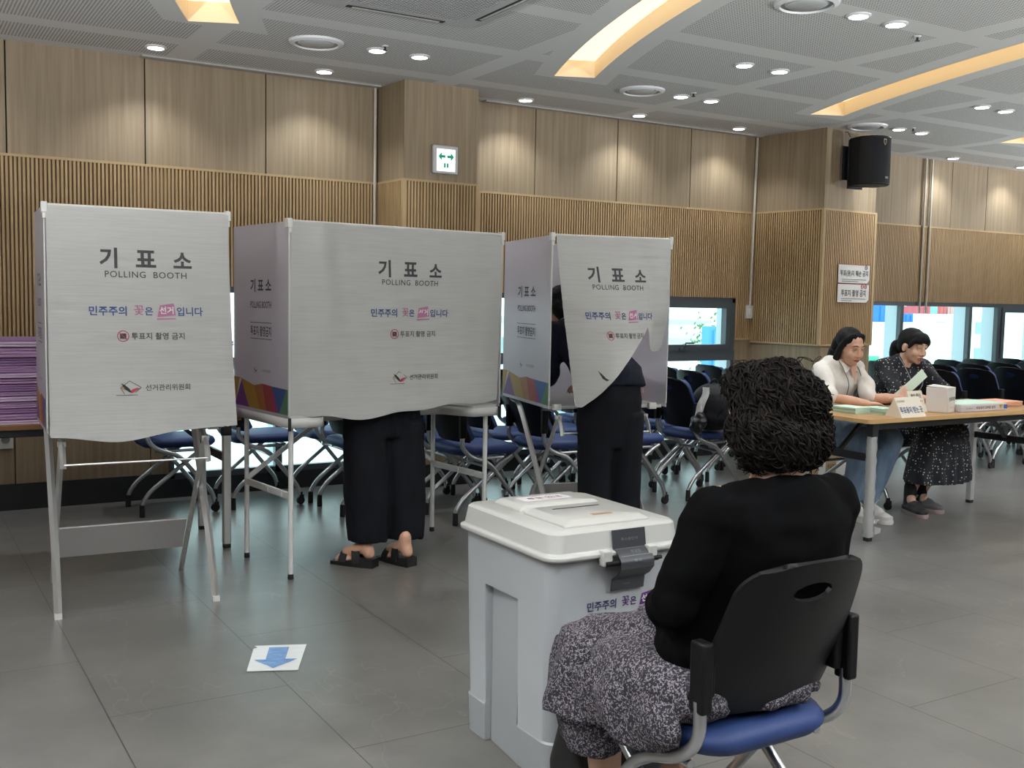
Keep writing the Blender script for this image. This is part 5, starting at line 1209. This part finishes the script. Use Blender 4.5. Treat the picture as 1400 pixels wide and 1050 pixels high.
F.tube([(0, -.09, -.02), (0, -.115, -.10), (-.01, -.14, -.185)], [.06, .058, .035], 12, sm=4).tube([(-.05, -.075, -.05), (-.075, -.085, -.12), (-.085, -.11, -.19)], [.04, .040, .018], 10, sm=4).tube([(.05, -.08, -.05), (.06, -.085, -.12), (.06, -.09, -.16)], [.04, .036, .018], 10, sm=4)
organic(mb, 'hair', HAIRB, w1, .005, 3, disp=lambda c, n: .0025*noise.noise(V((c.x*70, c.y*70, c.z*9))))

# ---------------------------------------------------------------- woman in the polka dot dress
w2 = thing('person', 'woman in black polka dot dress with a ponytail, seated at the right table', 'person', (6.05, 4.93, 0))
HC2 = V((6.05, 4.735, 1.105)); HR2 = frame((-.14, -1, 0), .20, -.06); l2 = V((.86, -.5, 0))
SH2 = [(5.93, 4.885, .955), (6.175, 4.75, .955)]; EL2 = [(5.87, 4.70, .78), (6.20, 4.575, .79)]; WR2 = [(5.98, 4.56, .76), (6.02, 4.49, .775)]
seated(w2, HC2, HR2, V((6.05, 4.795, 1.015)), V((6.055, 4.85, .90)), V((6.05, 4.92, .72)), V((6.04, 4.97, .54)), l2, SH2, EL2, WR2, [(.8, -.5, -.05), (-.5, -.85, .1)], [(.0, .0, -1), (-.6, .4, -.3)],
       [(6.0, 4.52, .53), (6.22, 4.50, .52)], [(5.86, 4.56, .13), (6.02, 4.60, .12)], [(5.79, 4.44, 0), (6.0, 4.45, 0)], SKIN2, (.35, .6))
face_parts(w2, HC2, HR2, mouth=.006)
DOT = mat('navy black dress with cream dots', (.010, .012, .018), .8)
v = coords(DOT, (1, 1, 1)); vo = N(DOT, 'ShaderNodeTexVoronoi'); vo.inputs['Scale'].default_value = 48; vo.inputs['Randomness'].default_value = .55; L(DOT, v, vo.inputs['Vector'])
L(DOT, mixc(DOT, math_n(DOT, 'LESS_THAN', vo.outputs['Distance'], .225), (.009, .011, .018), (.44, .42, .36)), bsdf(DOT).inputs['Base Color'])
mb = MB()
trunk(mb, [((6.04, 4.965, .50), l2, .20, .15), ((6.045, 4.95, .62), l2, .19, .15), ((6.05, 4.92, .72), l2, .17, .135), ((6.055, 4.855, .89), l2, .168, .128), ((6.055, 4.83, .96), l2, .145, .095), ((6.052, 4.81, 1.01), l2, .085, .07)])
for i in (0, 1): limb(mb, [SH2[i], (V(SH2[i])+V(EL2[i]))/2, V(EL2[i])+V((0, .01, .015))], [.056, .056, .058])
for i in (0, 1): limb(mb, [V((6.052, 4.82, .985)), V((6.052, 4.82, .985))*.4+V(SH2[i])*.6+V((0, 0, .008)), SH2[i]], [.068, .064, .062])
organic(mb, 'dress_top', DOT, w2, .008, 4, disp=lambda c, n: .010*noise.noise(c*9)+.005*math.sin(c.x*46+c.z*30+3*noise.noise(c*5)))
mb = MB(); mb.ell((6.04, 4.96, .54), (.21, .18, .095))
for i, k_ in enumerate(((6.0, 4.52, .53), (6.22, 4.50, .52))):
    hp = V((6.04, 4.95, .55))+l2*(.09 if i else -.09); limb(mb, [hp, (hp+V(k_))/2, k_], [.115, .108, .09])
def oval(z, cx, cy, a, b, n=28): return [V((cx+a*math.cos(2*PI*i/n), cy+b*math.sin(2*PI*i/n), z)) for i in range(n)]
mb.loft([oval(.58, 6.09, 4.52, .18, .10), oval(.50, 6.09, 4.51, .22, .13), oval(.38, 6.08, 4.51, .25, .15), oval(.28, 6.075, 4.51, .27, .155), oval(.21, 6.065, 4.51, .275, .16)])
organic(mb, 'skirt', DOT, w2, .010, 4, disp=lambda c, n: (.012*math.sin(math.atan2(c.y-4.51, c.x-6.07)*13+2*noise.noise(c*5))*max(0, min(1, (.56-c.z)/.25)) if abs(n.z) < .7 else 0)+.004*noise.noise(c*10))
GSH = mat('charcoal sneaker', (.022, .021, .024), .6); GSO = mat('grey rose sole', srgb(150, 132, 132), .6)
sneaker(w2, (5.86, 4.55, .1), (5.80, 4.42), GSH, GSO); sneaker(w2, (6.02, 4.62, .1), (6.04, 4.45), mat('grey sneaker', (.10, .10, .10), .6), GSO)
mb = MB()
for a_ in ((5.86, 4.56, .13), (6.02, 4.60, .12)): limb(mb, [V(a_)+V((0, 0, -.03)), V(a_)+V((.005, 0, .05))], [.040, .043])
organic(mb, 'socks', mat('dark socks', (.012, .012, .014), .9), w2, .006, 2)
mb = MB(); F = Fr(mb, HC2, HR2)
F.ell((0, -.030, .040), (.086, .098, .082)).ell((0, -.05, .0), (.083, .07, .075)).ell((0, .040, .066), (.068, .056, .042)).ell((.024, .066, .052), (.040, .026, .026)).ell((-.024, .066, .052), (.040, .026, .026))
for sx in (-1, 1): F.tube([(sx*.05, .062, .06), (sx*.068, .048, .03), (sx*.074, .030, -.01)], [.02, .018, .007], 8, sm=4)
F.tube([(-.072, .03, .0), (-.074, .02, -.05), (-.066, .012, -.085)], [.009, .006, .003], 8, sm=4)
F.ell((0, -.125, -.0), (.032, .03, .03)).ell((0, -.150, -.04), (.046, .044, .05)).tube([(0, -.155, -.05), (.0, -.15, -.10), (0, -.135, -.15)], [.044, .040, .020], 12, sm=4)
h2 = organic(mb, 'hair', HAIRB, w2, .005, 3, disp=lambda c, n: .002*noise.noise(V((c.x*80, c.y*80, c.z*14))))
for sx in (-1, 1): MB().tube(smooth_path([V((6.05+sx*.055, 4.81, 1.03)), V((6.05+sx*.075, 4.735, .96)), V((6.05+sx*.05, 4.69, .84)), V((6.04, 4.74, .74))]), .0028, 6).build('lanyard', mat('pale lanyard', (.25, .27, .3), .6), w2, world=True)
# the slip in the first woman's hand
sp_ = thing('ballot_slip', 'long pale green ballot slip held up between the two women', 'paper', (5.69, 4.49, .82))
A, B, Cc, D_ = V((5.53, 4.50, .785)), V((5.61, 4.49, .757)), V((5.865, 4.47, .92)), V((5.815, 4.48, .972))
def slip(u, v): p = (A*(1-u)+D_*u)*(1-v)+(B*(1-u)+Cc*u)*v; return p+V((0, -.014*math.sin(PI*u)+.004*v, .006*math.sin(PI*u)))
MB().sheet(slip, 14, 4, .0012).build('sheet', mat('pale green slip', srgb(206, 222, 206), .8), sp_, world=True)

# ---------------------------------------------------------------- voters
def standing(t, HCc, HRr, neck, chest, waist, pelvis, latv, sh, el, wr, knees, ankles, toes, skin):
    mb = MB(); head(mb, HCc, HRr); limb(mb, [HCc+HRr @ V((0, -.03, -.05)), neck, V(neck)+V((0, 0, -.04))], [.052, .052, .058])
    trunk(mb, [(V(pelvis)+V((0, 0, -.08)), latv, .15, .10), (pelvis, latv, .165, .11), (waist, latv, .13, .09), (chest, latv, .15, .10), ((V(chest)*.35+V(neck)*.65), latv, .15, .08), (V(neck)+V((0, 0, -.03)), latv, .08, .055)])
    for i in (0, 1):
        limb(mb, [sh[i], (V(sh[i])+V(el[i]))/2, el[i], (V(el[i])+V(wr[i]))/2, wr[i]], [.048, .042, .036, .034, .025]); hand(mb, wr[i], V(latv)*(-.3 if i else .3)+V((0, .9, -.1)), (0, 0, -1), .5, .95, 1 if i else -1)
        hp = V(pelvis)+V(latv).normalized()*(.085 if i else -.085); limb(mb, [hp, (hp+V(knees[i]))/2, knees[i]], [.085, .075, .056]); limb(mb, [knees[i], V(knees[i])+(V(ankles[i])-V(knees[i]))*.35, ankles[i]], [.054, .053, .034]); foot(mb, ankles[i], toes[i], bare=(t is v2))
    return organic(mb, 'body', skin, t, .0065, 3)
BLKF = noisy('black trouser fabric', (.0045, .005, .008), (.007, .008, .012), (40, 40, 8), 1, .85, spec=.2)
v2 = thing('person', 'voter behind the wide booth curtain, only black wide trousers and black wedge sandals showing', 'person', (2.2, 5.0, 0))
A2 = [V((2.095, 4.895, .115)), V((2.285, 4.835, .115))]; T2 = [(1.99, 5.03, 0), (2.24, 4.99, 0)]
HC4 = V((2.22, 5.13, 1.42)); HR4 = frame((-.1, 1, 0), .5)
standing(v2, HC4, HR4, V((2.22, 5.07, 1.32)), V((2.22, 5.03, 1.18)), V((2.22, 5.01, 1.0)), V((2.22, 5.0, .84)), V((1, 0, 0)), [(2.05, 5.03, 1.24), (2.39, 5.03, 1.24)], [(2.02, 5.06, 1.0), (2.42, 5.06, 1.0)], [(2.12, 5.24, .86), (2.33, 5.24, .86)],
         [(2.12, 4.97, .45), (2.30, 4.95, .45)], A2, T2, SKIN)
mb = MB(); trunk(mb, [((2.22, 5.0, .80), (1, 0, 0), .19, .125), ((2.22, 5.0, .95), (1, 0, 0), .175, .125), ((2.22, 5.03, 1.18), (1, 0, 0), .18, .125), ((2.22, 5.05, 1.28), (1, 0, 0), .12, .08)])
for s_, e_ in (((2.05, 5.03, 1.24), (2.02, 5.06, 1.0)), ((2.39, 5.03, 1.24), (2.42, 5.06, 1.0))): limb(mb, [s_, e_], [.062, .055])
organic(mb, 'blouse', BLKF, v2, .010, 4)
mb = MB()
mb.loft([oval(.90, 2.22, 5.0, .185, .125), oval(.80, 2.22, 4.985, .205, .135), oval(.66, 2.215, 4.97, .215, .13)])
for cx_, cy_ in ((2.118, 4.945), (2.318, 4.935)): mb.loft([oval(.74, cx_, cy_+.02, .11, .115), oval(.50, cx_, cy_, .118, .118), oval(.35, cx_, cy_-.01, .118, .118), oval(.20, cx_, cy_-.02, .106, .106), oval(.128, cx_, cy_-.02, .098, .098)])
organic(mb, 'wide_trousers', BLKF, v2, .010, 3, disp=lambda c, n: (.006*noise.noise(c*9)+.005*math.sin(math.atan2(c.y-4.94, c.x-2.22)*9+c.z*3)) if abs(n.z) < .8 else 0)
MB().bx(2.345, 2.352, 4.885, 4.89, .74, .765).build('trouser_tag', PAPER, v2, world=True)
for a_, t_ in zip(A2, T2):
    d = V((t_[0]-a_.x, t_[1]-a_.y, 0)).normalized(); s = V((-d.y, d.x, 0)); f = lambda x, y, z: V((a_.x, a_.y, 0))+s*x+d*y+V((0, 0, z))
    mb = MB(); n = 10; rg = []
    for k in range(n+1):
        y = -.055+.245*k/n; top = .046-.028*max(0, min(1, (y+.02)/.15)); bot = 0; w_ = .034+.010*math.sin(PI*k/n); rg.append([f(-w_, y, bot), f(w_, y, bot), f(w_, y, top), f(-w_, y, top)])
    o = mb.loft(rg).build('wedge_sandal', mat('black sandal', (.008, .008, .009), .45), v2, world=True, angle=50)
    for y, z, wd in ((.035, .085, .028), (.115, .05, .026)):
        mb = MB().sheet(lambda u, v, y=y, z=z, wd=wd: f(-.046+.092*u, y+wd*(v-.5)*2*.8+(.02 if y < .1 else 0)*math.sin(PI*u), .02+(z)*max(0, math.sin(PI*u))**.6), 14, 3, .004); mb.buildw('strap', mat('black sandal', (0, 0, 0)), o, v2)
mb = MB(); F = Fr(mb, HC4, HR4); F.ell((0, -.032, .035), (.09, .10, .09)).ell((0, -.06, -.04), (.085, .06, .08)); organic(mb, 'hair', HAIRB, v2, .008, 3)

v3 = thing('person', 'voter in navy top and black trousers leaning into the rightmost booth under its swept curtain', 'person', (3.39, 4.55, 0))
l3 = V((.976, -.216, 0)); fw3 = V((.216, .976, 0))
HC5 = V((3.365, 5.06, 1.325)); HR5 = frame((.1, 1, 0), .6)
P5 = V((3.415, 4.62, .88)); W5 = V((3.40, 4.70, 1.02)); C5 = V((3.39, 4.86, 1.16)); N5 = V((3.385, 5.00, 1.27))
SH5 = [C5-l3*.17+V((0, .03, .03)), C5+l3*.17+V((0, .03, .03))]; EL5 = [V((3.20, 4.90, .98)), V((3.61, 4.80, 1.0))]; WR5 = [V((3.28, 5.12, .86)), V((3.56, 5.06, .88))]
standing(v3, HC5, HR5, N5, C5, W5, P5, l3, SH5, EL5, WR5, [(3.34, 4.64, .46), (3.50, 4.60, .46)], [(3.34, 4.61, .10), (3.50, 4.58, .10)], [(3.37, 4.81, 0), (3.53, 4.78, 0)], SKIN)
NAVY = noisy('navy knit top', (.007, .009, .018), (.011, .014, .026), (40, 40, 40), 1, .8, spec=.2)
mb = MB(); trunk(mb, [(P5+V((.0, -.01, .02)), l3, .195, .135), (P5+V((0, 0, .07)), l3, .20, .14), (W5, l3, .185, .13), (C5, l3, .19, .13), (C5*.4+N5*.6, l3, .16, .09), (N5+V((0, 0, -.02)), l3, .08, .06)])
for i in (0, 1): limb(mb, [SH5[i], (SH5[i]+EL5[i])/2, EL5[i]], [.065, .062, .058])
limb(mb, [EL5[0], (EL5[0]+WR5[0])/2], [.056, .05])
organic(mb, 'navy_top', NAVY, v3, .009, 4, disp=lambda c, n: .008*noise.noise(c*9)+.005*math.sin(c.z*40+c.x*20))
mb = MB(); mb.loft([oval(.93, P5.x, P5.y, .175, .125), oval(.84, P5.x-.005, P5.y, .195, .135), oval(.70, P5.x-.01, P5.y+.01, .19, .125), oval(.58, P5.x-.01, P5.y+.01, .165, .10)])
for cx_, cy_ in ((3.33, 4.64), (3.505, 4.605)): mb.loft([oval(.76, cx_, cy_, .10, .11), oval(.45, cx_, cy_, .092, .10), oval(.08, cx_, cy_-.01, .082, .095)])
organic(mb, 'trousers', BLKF, v3, .010, 4, disp=lambda c, n: .006*noise.noise(c*8))
MB().bx(3.515, 3.52, 4.47, 4.475, .885, .91).build('trouser_tag', STEEL, v3, world=True)
mb = MB(); F = Fr(mb, HC5, HR5); F.ell((0, -.032, .035), (.09, .10, .09)).ell((0, -.06, -.04), (.088, .06, .09)); organic(mb, 'hair', HAIRB, v3, .007, 3, disp=lambda c, n: .004*noise.noise(c*40))
for a_ in ((3.34, 4.60, .1), (3.505, 4.57, .1)): sneaker(v3, a_, (a_[0]+.02, a_[1]+.2), BLACKPL, RUBBER, 'shoe')
